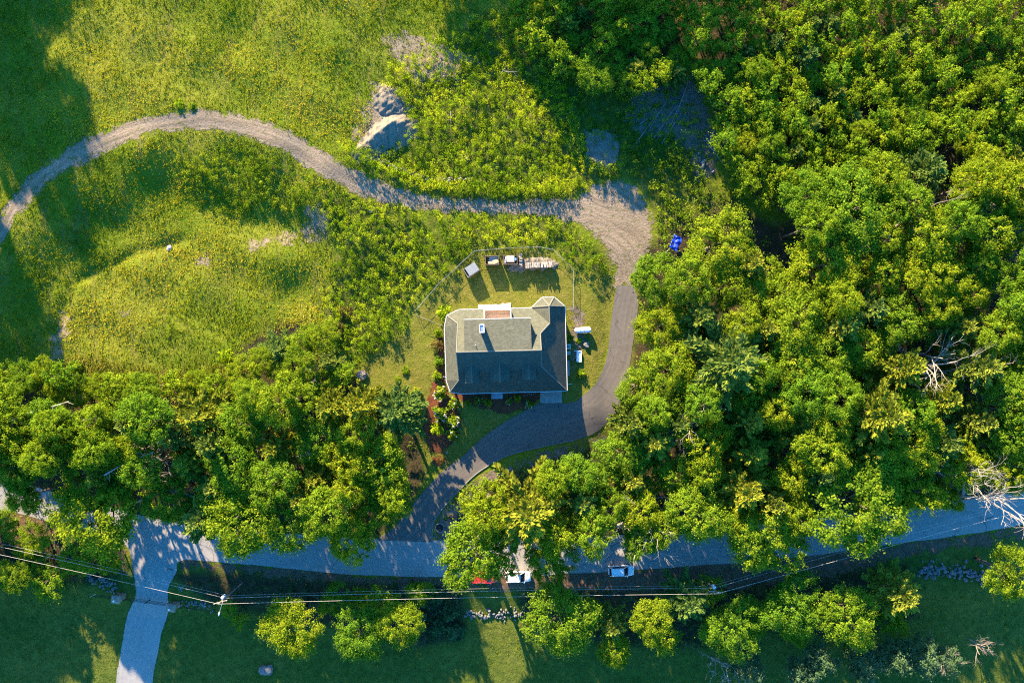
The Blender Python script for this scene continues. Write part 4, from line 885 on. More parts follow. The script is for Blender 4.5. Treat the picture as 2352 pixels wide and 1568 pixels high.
# back shed dormer with recessed cedar balcony
sx0, sx1, syf = -7.65, 3.05, 3.6; zf = zR - .05 - (syf - yR) * .2
sd = empty('shed_dormer'); sd.parent = HS
obj('shed_roof', shingle_mesh('shed_roof', [[(sx0 - .12, syf + .15, zf - .03), (sx1 + .12, syf + .15, zf - .03), (sx1 + .12, yR - .02, zR + .05), (sx0 - .12, yR - .02, zR + .05)]]), sd)
m = MB(); m.box(sx0, sx1, syf - .12, syf, zN(syf) - .2, zf - .12)
for xx, t in ((sx0, .1), (sx1 - .1, .1)): m.poly([(xx, syf - .12, zN(syf) - .2), (xx, syf - .12, zf - .12), (xx, yR + .2, zR - .2)], t, (1, 0, 0))
m.build('dormer_wall', 'siding', sd)
for x in (-6.4, -3.9, -1.2, 1.4): window(x, syf, zf - 1.2, 1.0, 1.3, 'N', sd)
MB().box(sx0 - .15, sx1 + .15, syf + .16, syf + .24, zf - .16, zf - .02).build('gutter', 'trim', sd)
bal = empty('balcony'); bal.parent = HS; bx0, bx1, by1, bzf = -4.55, -.05, 5.42, 5.0
m = MB(); m.box(bx0, bx1, by1 - .1, by1, zN(by1) - .3, bzf + .75)
for xx in (bx0, bx1 - .1): m.box(xx, xx + .1, syf, by1 - .1, 3.3, bzf + .75)
m.build('parapet', 'white_paint', bal)
m = MB(); m.box(bx0 - .04, bx1 + .04, by1 - .14, by1 + .06, bzf + .75, bzf + .82); m.box(bx0 - .04, bx0 + .14, syf, by1 - .14, bzf + .75, bzf + .82); m.box(bx1 - .14, bx1 + .04, syf, by1 - .14, bzf + .75, bzf + .82); m.build('hand_rail', 'white_paint', bal)
for k in range(12):
    y = syf + .02 + k * .145; MB().box(bx0 + .1, bx1 - .1, y, y + .135, bzf - .06, bzf + (.0 if k != 6 else .05)).build('deck_board', 'cedar_deck', bal)
MB().box(-2.38, -2.3, syf, by1 - .1, bzf, bzf + .07).build('divider', 'cedar_deck', bal)
# chimney, vents
ch = MB(); cx, cyy = -4.77, 2.2; zt = 10.9
ch.box(cx - .34, cx + .34, cyy - .62, cyy + .62, 7.9, zt - .12); chm = ch.build('chimney', 'white_paint', HS)
m = MB(); m.box(cx - .40, cx + .40, cyy - .68, cyy - .56, zt - .12, zt + .06); m.box(cx - .40, cx + .40, cyy + .56, cyy + .68, zt - .12, zt + .06); m.box(cx - .40, cx - .30, cyy - .56, cyy + .56, zt - .12, zt + .06); m.box(cx + .30, cx + .40, cyy - .56, cyy + .56, zt - .12, zt + .06); m.build('rim', 'white_paint', chm)
MB().box(cx - .30, cx + .30, cyy - .56, cyy + .56, zt - .12, zt - .06).build('cap', 'cap_metal', chm)
m = MB(); m.tube([(-5.95, -.45, 8.7), (-5.95, -.45, 9.5)], .06, 8); m.build('vent_pipe', 'white_paint', HS)
m = MB(); m.tube([(-2.15, -6.05, 7.2), (-2.15, -6.05, 7.75)], .04, 6); m.tube([(-2.15, -6.25, 7.6), (-2.15, -5.85, 7.6)], .03, 5); m.build('antenna', 'steel', HS)
# leaders discharging on the lawn
m = MB(); m.tube([(eW + .05, -6.0, 2.75), (eW + .1, -6.0, .15), (eW - 1.3, -5.75, .08)], .06, 6); m.build('downspout', 'trim', HS)
m = MB(); m.tube([(eE - .05, -7.9, 2.75), (eE - .05, -7.9, .15), (eE + 1.15, -7.7, .08)], .06, 6); m.build('downspout', 'trim', HS)
# front steps of blue-grey pavers, back deck boards, side step
st = empty('front_steps', (0, 0, 0)); st.parent = HS
for r_i in range(3):
    for c_i in range(4):
        x = -3.85 + c_i * .5; y = -8.75 - r_i * .42
        MB().box(x, x + .47, y - .39, y, .0, .34 - .1 * r_i, bev=.02).build('paver', 'paver_blue', st)
bd = empty('back_deck', (0, 0, 0)); bd.parent = HS
for k in range(14):
    x = -5.75 + k * .41; MB().box(x, x + .385, 5.5, 6.55 + .06 * math.sin(k * 2.1) + (.15 if k > 9 else 0), .1, .42).build('deck_board', 'deck_pale', bd)
MB().box(9.35, 10.0, -6.3, -3.6, -.02, .16, bev=.02).build('side_step', 'concrete', HS)

# ------------------------------------------------------------------ things around the house
def W(vx, vy, z=0.0):
    x, y = P(vx, vy, z); return x, y
# propane tank
x, y = W(1339, 758, .8); t = empty('propane_tank', (x, y, 0), math.radians(2)); tag(t, 'long white propane tank lying on the lawn right of the house', 'gas tank')
m = MB(); prof = [(-1.45, .02), (-1.43, .2), (-1.34, .36), (-1.2, .46), (-1.0, .49), (1.0, .49), (1.2, .46), (1.34, .36), (1.43, .2), (1.45, .02)]; m.tube([(u, 0, .75) for u, r in prof], [r for u, r in prof], 20); m.build('tank_body', 'tank_white', t, True)
for u in (-.8, .8): MB().box(u - .08, u + .08, -.35, .35, 0, .34).build('leg', 'concrete', t)
m = MB(); m.tube([(0, 0, 1.2), (0, 0, 1.34), (0, 0, 1.38)], [.2, .2, .12], 12); m.build('valve_dome', 'tank_white', t); 
m = MB(); m.tube([(-.5, 0, 1.22), (-.5, 0, 1.29)], .05, 8); m.build('fitting', 'steel', t)
# condensers
def condenser(vx, vy, w_, h_, label):
    x, y = W(vx, vy, h_); t = empty('air_conditioner', (x, y, 0), math.radians(1.5)); a = w_ / 2
    MB().box(-a - .08, a + .08, -a - .08, a + .08, 0, .07).build('pad', 'concrete', t)
    m = MB(); m.box(-a, a, -a, a, .07, h_ - .06, bev=.03); m.build('casing', 'tub_white', t)
    m = MB(); m.tube([(0, 0, h_ - .07), (0, 0, h_ - .045)], a * .80, 20); m.build('fan_well', 'black_void', t)
    m = MB()
    for k in range(4):
        c, s = math.cos(k * 1.571), math.sin(k * 1.571); m.poly([(0.05 * c, .05 * s, h_ - .035), (a * .7 * c - .1 * s, a * .7 * s + .1 * c, h_ - .03), (a * .7 * c + .12 * s, a * .7 * s - .12 * c, h_ - .042)], .01)
    m.tube([(0, 0, h_ - .045), (0, 0, h_ - .01)], .09, 10); m.build('fan', 'steel', t)
    m = MB()
    for r in (.45, .8): m.tube([(a * r * math.cos(k * .3142), a * r * math.sin(k * .3142), h_ - .0) for k in range(21)], .012, 4, False)
    m.build('guard', 'steel', t)
    return tag(t, label, 'air conditioner')
condenser(1305, 796, .82, .85, 'larger square air conditioner against the right wall of the house')
condenser(1306, 811, .60, .70, 'smaller square air conditioner below the larger one')
# shallow white tub with drain, lying beside the house
x, y = W(1330, 818, .4); t = empty('tub', (x, y, 0), math.radians(-1)); tag(t, 'white rectangular tub with a drain hole beside the house', 'tub')
m = MB(); hw, hl = .43, .98; m.box(-hw + .02, hw - .02, -hl + .02, hl - .02, 0, .34); m.build('basin', 'tub_white', t)
m = MB()
for a in ((-hw, -hw + .09, -hl, hl), (hw - .09, hw, -hl, hl), (-hw + .09, hw - .09, -hl, -hl + .09), (-hw + .09, hw - .09, hl - .14, hl)): m.box(*a, .30, .50)
m.build('rim', 'tank_white', t); MB().tube([(.05, -.45, .341), (.05, -.45, .35)], .06, 10).build('drain', 'black_void', t)
m = MB(); m.tube([(-hw, hl - .07, .42), (-hw - .48, hl - .07, .38)], .05, 6); m.build('pipe', 'tank_white', t)
# blue tarp held by a pole
x, y = W(1549, 560); t = empty('blue_tarp', (x, y, hz(x, y)), math.radians(-25)); tag(t, 'crumpled bright blue tarp at the edge of the woods', 'tarp')
rng = np.random.default_rng(5); nx_, ny_ = 14, 20; u, v = np.meshgrid(np.linspace(-.8, .8, nx_), np.linspace(-1.25, 1.25, ny_)); zz = .9 + .08 * np.sin(u * 5 + v * 2) + .07 * np.sin(v * 6 - u * 3) + rng.normal(0, .035, u.shape); i = np.arange(u.size).reshape(u.shape)
Vt = np.stack([u + .08 * np.sin(v * 4), v + .08 * np.sin(u * 6), zz], -1).reshape(-1, 3); Ft = np.stack([i[:-1, :-1], i[:-1, 1:], i[1:, 1:], i[1:, :-1]], -1).reshape(-1, 4)
o = obj('sheet', mesh_np('sheet', Vt, Ft, 'tarp_blue'), t); md = o.modifiers.new('solid', 'SOLIDIFY'); md.thickness = .02
MB().tube([(-.5, -1.1, .15), (-.75, -2.6, .08)], .03, 6).build('pole', 'white_paint', t)

# ---- open firewood bins behind the house
def bin_(vx, vy, rz, L, D, H, kind, label):
    x, y = W(vx, vy, H); t = empty('wood_bin', (x, y, hz(x, y)), rz); wm = 'bin_grey' if kind == 0 else 'bin_wood'
    for sx in (-1, 1):
        for sy in (-1, 1): MB().box(sx * L / 2 - .06, sx * L / 2 + .06, sy * D / 2 - .06, sy * D / 2 + .06, 0, H).build('post', wm, t)
    nb = 9
    for k in range(nb):
        z = .08 + k * (H - .1) / nb; hh = (H - .1) / nb - .025
        MB().box(-L / 2 + .06, L / 2 - .06, -D / 2 - .03, -D / 2 + .01, z, z + hh).build('side_board', wm, t)
        MB().box(-L / 2 + .06, L / 2 - .06, D / 2 - .01, D / 2 + .03, z, z + hh).build('side_board', wm, t)
        for sx in (-1, 1): MB().box(sx * L / 2 - .03, sx * L / 2 + .03, -D / 2 + .06, D / 2 - .06, z, z + hh).build('end_board', wm, t)
    MB().box(-L / 2 + .05, L / 2 - .05, -D / 2 + .05, D / 2 - .05, .02, .06).build('floor', 'bin_wood', t)
    if kind == 0:
        sh = MB(); sh.poly([(-L / 2 + .35, -D / 2 - .05, H - .02), (L / 2 + .05, -D / 2 - .05, H + .08), (L / 2 + .05, D / 2 + .05, H + .08), (-L / 2 + .35, D / 2 + .05, H - .02)], .03); sh.build('sheet_lid', 'galvanised', t)
    if kind == 1:
        MB().box(-L / 2 + .65, L / 2 - .12, -D / 2 + .08, D / 2 - .08, H - .55, H - .5).build('panel', 'bin_grey', t)
        MB().box(-L / 2 + .45, .1, -D / 2 + .1, -D / 2 + .45, H - .3, H - .24).build('panel', 'plywood', t)
        MB().box(.15, L / 2 - .1, -D / 2 + .15, .1, H - .35, H - .28, rz=.35).build('panel', 'plywood', t)
    if kind == 2:
        for k in range(7): MB().box(-.62 + k * .19, -.62 + k * .19 + .175, -D / 2 + .3, D / 2 - .02, H - .10, H - .04).build('plank', 'plank_pale', t)
        MB().tube([(L / 2 - .36, .1, .06), (L / 2 - .36, .1, H - .3), (L / 2 - .36, .1, H - .12)], [.27, .29, .26], 14).build('barrel', 'barrel_blue', t)
        for k in range(3): MB().tube([(-L / 2 + .15 + .12 * k, -D / 2 + .1, H - .2), (-L / 2 + .4 + .1 * k, D / 2 - .1, H - .05)], .025, 5).build('rod', 'white_paint', t)
    return tag(t, label, 'wood bin', 'open wooden bins in the yard')
bin_(1082, 619, math.radians(33), 2.3, 1.5, 1.7, 0, 'grey wooden bin with sloping metal lid, turned askew in the fenced yard')
bin_(1130, 597, math.radians(1), 2.3, 1.4, 1.8, 1, 'open wooden bin with plywood scraps inside, middle of the three')
bin_(1172, 596, math.radians(0), 2.4, 1.4, 1.8, 2, 'open wooden bin topped with pale planks and a blue barrel')
# ---- stacked firewood: each split log a part
lm = []
for k in range(4):
    m = MB(); rr = random.Random(k); n = 6; pts = [(math.cos(6.283 * i / n) * .1 * rr.uniform(.75, 1.2), math.sin(6.283 * i / n) * .1 * rr.uniform(.75, 1.2)) for i in range(n)]
    m.add([(x_, -.24, z_) for x_, z_ in pts] + [(x_ * .95, .24, z_ * .95) for x_, z_ in pts], [tuple(range(n)), tuple(range(2 * n - 1, n - 1, -1))] + [(i, n + i, n + (i + 1) % n, (i + 1) % n) for i in range(n)]); lm.append(m.mesh('log', ('log_end', 'log_end', 'dead_wood', 'plank_pale')[k]))
def stack(vx, vy, rz, cols, rows, label, deep=1, seed=0):
    x, y = W(vx, vy, rows * .1); t = empty('firewood_stack', (x, y, hz(x, y)), rz); rr = random.Random(seed)
    for d in range(deep):
        for c in range(cols):
            top = rows + rr.choice([-1, 0, 0, 1]) - (2 if c in (0, cols - 1) else 0) - d * 1
            for r in range(max(1, top - 2), max(2, top)):
                o = obj('log', lm[rr.randrange(4)], t); o.location = ((c - cols / 2) * .2 + (r % 2) * .1, d * .5 + rr.gauss(0, .03), .1 + r * .185); o.rotation_euler = (rr.gauss(0, .08), rr.uniform(0, 6.28), rr.gauss(0, .12))
    MB().box(-cols * .1, cols * .1, -.2, deep * .5 - .3, 0, .185 * (rows - 2.5)).build('log_core', 'bin_wood', t)
    return tag(t, label, 'firewood')
stack(1240, 612, math.radians(2), 24, 8, 'long row of stacked split firewood in the fenced yard', 2, 1)
stack(1196, 597, math.radians(93), 12, 7, 'short crosswise stack of firewood beside the plank topped bin', 1, 2)

# ---- chain link fence around the yard
def fence(pts, label, H=1.25):
    w_ = [W(*p) for p in pts]; t = empty('chain_link_fence', (w_[0][0], w_[0][1], hz(*w_[0]))); o0 = Vector(t.location); mesh_ = MB()
    for i in range(len(w_) - 1):
        a = Vector((*w_[i], hz(*w_[i]))) - o0; b = Vector((*w_[i + 1], hz(*w_[i + 1]))) - o0; n = max(1, round((b - a).length / 2.6))
        for k in range(n + (i == len(w_) - 2)):
            p = a.lerp(b, k / n); MB().tube([p, p + Vector((0, 0, H + .05))], .035, 6).build('post', 'galvanised', t)
        MB().tube([a + Vector((0, 0, H)), b + Vector((0, 0, H))], .027, 6).build('top_rail', 'galvanised', t)
        L = (b - a).length; d = (b - a) / L; c = int(L / .16)
        for k in range(c):
            for sg in (1, -1):
                u0 = k * .16; u1 = min(max(u0 + sg * H * .8, 0), L); zz = abs(u1 - u0) / .8
                p0 = a + d * u0 + Vector((0, 0, .03)); p1 = a + d * u1 + Vector((0, 0, .03 + zz)); mesh_.tube([p0, p1], .003, 3, False)
    mesh_.build('wire_mesh', 'galvanised', t); return tag(t, label, 'fence')
fence([(1018, 748), (957, 724)], 'short chain link fence from the house corner to the scrub')
fence([(957, 712), (1010, 652), (1062, 604), (1091, 578), (1160, 572), (1238, 569), (1270, 575), (1316, 620), (1316, 710), (1299, 711)], 'long chain link fence around the back yard')

# ---- rocks
def rock_mesh(seed, mat, flat=.7):
    rng = np.random.default_rng(seed); import bmesh
    bm = bmesh.new(); bmesh.ops.create_icosphere(bm, subdivisions=2, radius=1.0)
    ph = rng.uniform(0, 6, 6)
    for v in bm.verts:
        p = v.co; f = 1 + .18 * math.sin(3 * p.x + ph[0]) * math.cos(2.5 * p.y + ph[1]) + .14 * math.sin(4 * p.z + 3 * p.x + ph[2]) + rng.normal(0, .05); v.co = Vector((p.x * f, p.y * f * .85, p.z * f * flat))
    me = bpy.data.meshes.new('rock'); bm.to_mesh(me); bm.free(); me.materials.append(M[mat]); return me
RG = [rock_mesh(i, 'stone_grey') for i in range(5)]; RP = [rock_mesh(10 + i, 'stone_pale') for i in range(3)]; RT = [rock_mesh(20 + i, 'stone_tan') for i in range(4)]
def boulder(vx, vy, r, me, label, rz=0.0):
    x, y = W(vx, vy, r * .4); o = obj('boulder', me); o.location = (x, y, hz(x, y) + r * .25); o.scale = (r,) * 3; o.rotation_euler = (0, 0, rz); return tag(o, label, 'boulder')
boulder(598, 1555, 1.2, RG[3], 'big pale boulder on the shaded lawn at the bottom edge', .5)
boulder(386, 569, .55, RP[1], 'white boulder lying alone in the meadow', 1)
boulder(830, 862, .95, RT[0], 'brown boulder on the lawn at the edge of the left woods', .3)
boulder(862, 906, .35, RG[2], 'small pale rock below the brown boulder', .3)
boulder(1347, 792, .62, RG[0], 'grey boulder on the lawn below the propane tank', 1.2)
boulder(1025, 1042, .3, RT[1], 'small tan rock beside the garden bed', 1.2)
boulder(855, 487, .42, RG[1], 'grey rock on the scrubby bank below the dirt track', .4)
boulder(1065, 358, .42, RG[1], 'pale rock in the middle of the bright scrub', .2)
boulder(1072, 365, .42, RG[2], 'smaller grey rock beside the pale rock in the scrub', .9)
def stones(vpts, n, label, set_, width=.7, r=(.22, .45), seed=0, cat='stone wall'):
    line = resample(PA(vpts), 200); rng = np.random.default_rng(seed); x0, y0 = line[0]; t = empty('stone_wall', (x0, y0, hz(x0, y0)))
    for k in range(n):
        p = line[rng.integers(200)] + rng.normal(0, width * .5, 2); rr = rng.uniform(*r); o = obj('stone', set_[rng.integers(len(set_))], t)
        o.location = (p[0] - x0, p[1] - y0, hz(*p) - hz(x0, y0) + rr * rng.uniform(.15, .9)); o.scale = (rr, rr, rr * .9); o.rotation_euler = tuple(rng.uniform(0, 6, 3))
    return tag(t, label, cat)
stones([(1065, 1420), (1120, 1424), (1200, 1420)], 90, 'low rubble wall on the bank below the red car', RG, 1.0, (.15, .34), seed=1)
stones([(2130, 1312), (2190, 1318), (2280, 1328)], 120, 'rubble wall on the shaded slope at right below the road', RG, 1.4, (.2, .42), seed=2)
stones([(190, 1330), (225, 1342), (250, 1362)], 55, 'rubble wall beside the left gate pillar', RG, .9, (.18, .36), seed=3)
stones([(410, 1400), (440, 1398), (470, 1404)], 30, 'rubble wall beside the right gate pillar', RG, .7, (.16, .3), seed=4)
stones([(822, 350), (850, 366), (890, 378), (935, 396), (970, 408), (1010, 412), (1075, 414)], 75, 'pale stone edging along the north side of the dirt track', RT + RP, .35, (.18, .42), seed=5)
stones([(1600, 330), (1612, 345), (1605, 370), (1625, 385)], 22, 'scattered rocks beside the crossed logs', RG + RP, 1.3, (.18, .38), seed=6, cat='rocks')
stones([(1008, 1222), (1030, 1226)], 16, 'rocks around the drain basin at the driveway mouth', RG, .35, (.12, .22), seed=7, cat='rocks')
stones([(1200, 905), (1235, 900)], 10, 'small pale stones in the front mulch bed', RP, .5, (.08, .14), seed=8, cat='rocks')
x, y = W(1008, 1217); t = empty('drain_basin', (x, y, hz(x, y))); tag(t, 'round dark drain basin beside the driveway mouth', 'drain')
m = MB(); m.tube([(.78 * math.cos(k * .3142), .78 * math.sin(k * .3142), .1) for k in range(21)], .12, 6, False); m.build('rim', 'stone_grey', t); MB().tube([(0, 0, .03), (0, 0, .07)], .75, 20).build('opening', 'black_void', t)

# ---- sand piles: heaps modelled as height fields
def heap(name, axis_pts, widths, hgt, label, step=.22, seed=0):
    ln = resample(np.c_[PA(axis_pts), np.asarray(widths), np.asarray(hgt)], 60); x0, y0 = ln[:, :2].min(0) - 5; x1, y1 = ln[:, :2].max(0) + 5
    X, Y = np.meshgrid(np.arange(x0, x1, step), np.arange(y0, y1, step)); Z = np.full(X.shape, -.3); rng = np.random.default_rng(seed)
    for q in ln[::2]:
        sd_ = ((X - q[0]) * .38 - (Y - q[1]) * .92); wd = q[2] * np.where(sd_ > 0, 1.12, .62); d = np.hypot(X - q[0], Y - q[1]) / wd; Z = np.maximum(Z, q[3] * (1 - d))
    Z = Z + .09 * np.sin(X * 2.1 + Y * 1.7) * np.sin(Y * 2.6 - X) + .06 * np.sin(Y * 5.3 - X * 4) + rng.normal(0, .055, X.shape)
    i = np.arange(X.size).reshape(X.shape); F = np.stack([i[:-1, :-1], i[:-1, 1:], i[1:, 1:], i[1:, :-1]], -1).reshape(-1, 4); F = F[(Z.ravel()[F] > -.28).all(1)]
    used, inv = np.unique(F, return_inverse=True); hx = hz(X.mean(), Y.mean()); V = np.stack([X, Y, Z + height(X, Y)], -1).reshape(-1, 3)[used]; ox, oy = X.mean(), Y.mean(); V -= np.array([ox, oy, hx])
    o = obj(name, mesh_np(name, V, inv.reshape(F.shape), 'sand_pile', smooth=True, uv=V[:, :2])); o.location = (ox, oy, hx); return tag(o, label, 'dirt pile')
heap('dirt_pile', [(838, 345), (870, 318), (905, 290), (925, 280)], [2.2, 3.3, 3.5, 2.2], [.9, 1.75, 1.8, .9], 'larger bare sand pile with sharp crest beside the dirt track', seed=1)
heap('dirt_pile', [(885, 212), (893, 235), (905, 258)], [2.0, 2.4, 2.0], [.9, 1.25, .9], 'smaller sand pile just above the larger one', seed=2)
heap('dirt_pile', [(1180, 608), (1240, 600), (1270, 604)], [1.0, 1.3, .9], [.3, .5, .3], 'low earth hump behind the firewood row in the yard', seed=3)

# ---- shrubs one can tell apart
SHR = [shrub_mesh(500 + i) for i in range(3)]; SHB = [shrub_mesh(510 + i, mat='leaf_bronze', size=.16) for i in range(2)]; SHF = [shrub_mesh(520 + i, flowers=13, mat='leaf_scrub_dark', size=.24) for i in range(3)]; SHD = [shrub_mesh(530 + i, mat='leaf_broad', size=.2) for i in range(3)]
def shrub(vx, vy, r, set_, label, k=0, hs=1.0):
    x, y = W(vx, vy, .6); o = plant('shrub', set_[k % len(set_)], x, y, (r, r, r * hs), TR.uniform(0, 6), label, 'shrub', parts=('foliage', 'stem', 'blossom')); return o
shrub(1023, 722, 1.9, SHR, 'bright round shrub at the upper left corner of the house', 0, 1.3)
shrub(1006, 765, 1.0, SHR, 'light shrub against the left wall, upper one', 1)
shrub(1004, 792, 1.25, SHB, 'bronze leaved shrub against the left wall', 0, 1.2)
shrub(1006, 830, 1.2, SHD, 'dark green shrub against the left wall, lower one', 1)
shrub(1005, 862, 1.0, SHR, 'small yellowish shrub at the lower left house corner', 2)
shrub(1012, 905, 1.5, SHF, 'flowering shrub nearest the house in the west garden', 0)
shrub(1045, 928, 1.3, SHF, 'white flowering shrub beside the house shadow', 1)
shrub(1008, 945, 1.7, SHF, 'large white flowering shrub in the middle of the garden bed', 2)
shrub(1040, 965, 1.5, SHF, 'white flowering shrub on the right side of the garden bed', 0)
shrub(1005, 985, 1.6, SHR, 'bright green shrub low in the garden bed', 0)
shrub(1040, 995, 1.4, SHF, 'lowest white flowering shrub of the garden bed', 1)
shrub(955, 905, 1.5, SHD, 'dark shrub with pale flecks beside the left lawn', 2, 1.4)
shrub(955, 950, 1.2, SHD, 'dark shrub below the fleck leaved one', 0)
shrub(930, 850, 1.0, SHR, 'low bright clump on the left lawn', 1, .5)
shrub(912, 870, .6, SHR, 'tiny bright clump on the left lawn', 2, .6)
shrub(1010, 1060, 1.1, SHB, 'reddish brown shrub in the small mulch ring', 1, .6)
for k, (vx, vy) in enumerate([(1075, 925), (1100, 920), (1120, 925), (1170, 922), (1190, 915), (1215, 925)]): shrub(vx, vy, .75 + .15 * (k % 3), SHF if k % 2 else SHD, 'shaded low shrub in the front mulch bed, number %s from the left' % ['one', 'two', 'three', 'four', 'five', 'six'][k], k)
shrub(1335, 858, 1.1, SHD, 'dark shrub in the house shade near the driveway', 1, .8)
shrub(1308, 775, 1.0, SHD, 'green shrub beside the larger air conditioner', 2)
shrub(1330, 783, .8, SHR, 'golden perennial clump by the grey boulder', 1, .6)
shrub(770, 755, 2.0, SHB, 'bronze purple bush at the edge of the left scrub', 0)
shrub(790, 715, 1.6, SHB, 'smaller bronze bush above the bronze purple bush', 1)
shrub(175, 845, 1.6, SHD, 'solitary dark juniper in the pale grass', 1, 1.2)
shrub(520, 820, 1.6, SHR, 'round shrub at the top of the left woods', 2, 1.2)
shrub(425, 248, 1.1, SHR, 'leafy bush on the outer edge of the dirt track bend', 0, .5)
shrub(455, 254, .9, SHD, 'darker bush next to the bend of the dirt track', 1, .5)
for k, (vx, vy) in enumerate([(955, 1360), (1000, 1380), (1030, 1420), (1000, 1450), (960, 1440), (1045, 1465)]): shrub(vx, vy, 1.9, [shrub_mesh(560 + k, mat='fern', size=.42)] , 'dark spreading juniper left of the rubble wall', 0, .7).update_tag(); 
for o in list(C.objects):
    if o.get('label') == 'dark spreading juniper left of the rubble wall': o['group'] = 'spreading junipers by the rubble wall'
# ---- cars
def car(vx, vy, rz, paint, label, length=4.6):
    x, y = W(vx, vy, .8); t = empty('parked_car', (x, y, hz(x, y) + .05), rz); k = length / 4.6
    # lower body: rings (x, halfwidth, z low, z shoulder)
    st_ = [(-2.28, .60, .45, .80), (-2.22, .80, .35, .92), (-1.9, .90, .28, 1.0), (-.6, .93, .25, 1.02), (.6, .93, .25, 1.02), (1.2, .92, .26, 1.0), (1.85, .88, .28, .93), (2.18, .76, .34, .82), (2.28, .55, .42, .70)]
    m = MB(); V = []; n = 8
    for (u, hw, zl, zs) in st_:
        V += [(u * k, -hw * .85, zl), (u * k, -hw, zl + .15), (u * k, -hw, zs - .12), (u * k, -hw * .9, zs), (u * k, hw * .9, zs), (u * k, hw, zs - .12), (u * k, hw, zl + .15), (u * k, hw * .85, zl)]
    F = []
    for i in range(len(st_) - 1): F += [(i * n + j, i * n + (j + 1) % n, (i + 1) * n + (j + 1) % n, (i + 1) * n + j) for j in range(n)]
    F += [tuple(range(n - 1, -1, -1)), tuple((len(st_) - 1) * n + j for j in range(n))]; m.add(V, F); body = m.build('body', paint, t, True); body.modifiers.new('b', 'BEVEL').width = .03
    # cabin: glass hull under a painted roof
    gs = [(-2.12, .74, 1.0, .99), (-1.75, .70, 1.0, 1.56), (-.7, .72, 1.0, 1.63), (.35, .71, 1.0, 1.58), (1.22, .80, .98, 1.0)]
    m = MB(); V = []
    for (u, hw, zl, zt_) in gs: V += [(u * k, -hw * 1.14, zl), (u * k, -hw * .92, zt_ - .02), (u * k, hw * .92, zt_ - .02), (u * k, hw * 1.14, zl)]
    F = []
    for i in range(len(gs) - 1): F += [(i * 4 + j, i * 4 + j + 1, (i + 1) * 4 + j + 1, (i + 1) * 4 + j) for j in range(3)]
    m.add(V, F); m.build('windows', 'car_glass', t)
    m = MB(); R_ = [(-1.78, .66, 1.57), (-1.6, .70, 1.60), (-.7, .71, 1.66), (.2, .69, 1.62), (.42, .62, 1.58)]
    for i in range(len(R_) - 1):
        a, b = R_[i], R_[i + 1]; m.poly([(a[0] * k, -a[1], a[2]), (b[0] * k, -b[1], b[2]), (b[0] * k, b[1], b[2]), (a[0] * k, a[1], a[2])], .05)
    m.build('roof', paint, t)
    for sy in (-1, 1):
        MB().tube([(1.2 * k, sy * .86, 1.01), (.4 * k, sy * .66, 1.59)], .045, 5).build('pillar', paint, t); MB().tube([(-2.08 * k, sy * .80, 1.0), (-1.75 * k, sy * .66, 1.57)], .06, 5).build('pillar', paint, t)
        MB().tube([(-.35 * k, sy * .84, 1.0), (-.38 * k, sy * .68, 1.6)], .035, 5).build('pillar', 'car_glass', t)
        MB().tube([(-1.5 * k, sy * .60, 1.68), (.1 * k, sy * .60, 1.69)], .025, 5).build('roof_rail', 'steel', t)
        MB().box(.95 * k, 1.12 * k, sy * 1.0 - .1, sy * 1.0 + .1, 1.0, 1.13).build('mirror', paint, t)
        MB().box(2.02 * k, 2.2 * k, sy * .62 - .15, sy * .62 + .15, .68, .80).build('headlight', 'lamp_clear', t); MB().box(-2.27 * k, -2.12 * k, sy * .70 - .1, sy * .70 + .1, .75, .98).build('taillight', 'lamp_red', t)
        for u in (-1.4, 1.42):
            wv = empty('wheel', (u * k, sy * .82, .34)); wv.parent = t
            MB().tube([(0, -.11, 0), (0, .11, 0)], .34, 16).build('tyre', 'tyre', wv); MB().tube([(0, -.12, 0), (0, .12, 0)], .2, 12).build('rim', 'steel', wv)
    MB().box(1.3 * k, 1.34 * k, -.75, .75, .985, .995).build('hood_seam', 'dark_metal', t)
    return tag(t, label, 'car')
car(1430, 1317, math.radians(2), 'car_white', 'white suv parked on the shoulder in dappled shade')
car(1190, 1331, math.radians(1), 'car_white', 'white car parked half under the big tree beside the road')
car(1112, 1333, math.radians(0), 'car_red', 'red car parked under the big tree, only its rear showing')

# ---- utility poles and wires
def pole(vx, vy, H, arm_rz, label, transformer=True, lamp=None):
    x, y = W(vx, vy); t = empty('utility_pole', (x, y, hz(x, y)), arm_rz); MB().tube([(0, 0, -.5), (0, 0, H * .5), (0, 0, H)], [.17, .14, .11], 8).build('post', 'pole_wood', t)
    MB().box(-.06, .06, -1.15, 1.15, H - .75, H - .62).build('crossarm', 'pole_wood', t)
    for v in (-1.05, -.4, .4, 1.05): MB().tube([(0, v, H - .62), (0, v, H - .52), (0, v, H - .40)], [.03, .07, .04], 8).build('insulator', 'insulator', t)
    MB().tube([(0, 0, H), (0, 0, H + .22)], .05, 8).build('insulator', 'insulator', t)
    if transformer: MB().tube([(.38, 0, H - 2.5), (.38, 0, H - 1.5), (.38, 0, H - 1.4)], [.25, .27, .18], 14).build('transformer', 'transformer_paint', t)
    if lamp:
        l = empty('street_lamp', (0, 0, H - 1.9), lamp); l.parent = t; MB().tube([(0, 0, 0), (1.0, 0, .35), (2.1, 0, .45)], .04, 6).build('arm', 'steel', l); MB().tube([(2.0, 0, .47), (2.35, 0, .45), (2.7, 0, .42)], [.08, .16, .06], 8).build('lamp_head', 'transformer_paint', l)
    return tag(t, label, 'utility pole'), Vector((x, y, hz(x, y) + H))
_, TA = pole(549, 1344, 9.8, math.radians(105), 'utility pole with transformer on the dark verge right of the junction', True, math.radians(150))
_, TB = pole(1617, 1325, 9.2, math.radians(85), 'utility pole with transformer below the road at right', True)
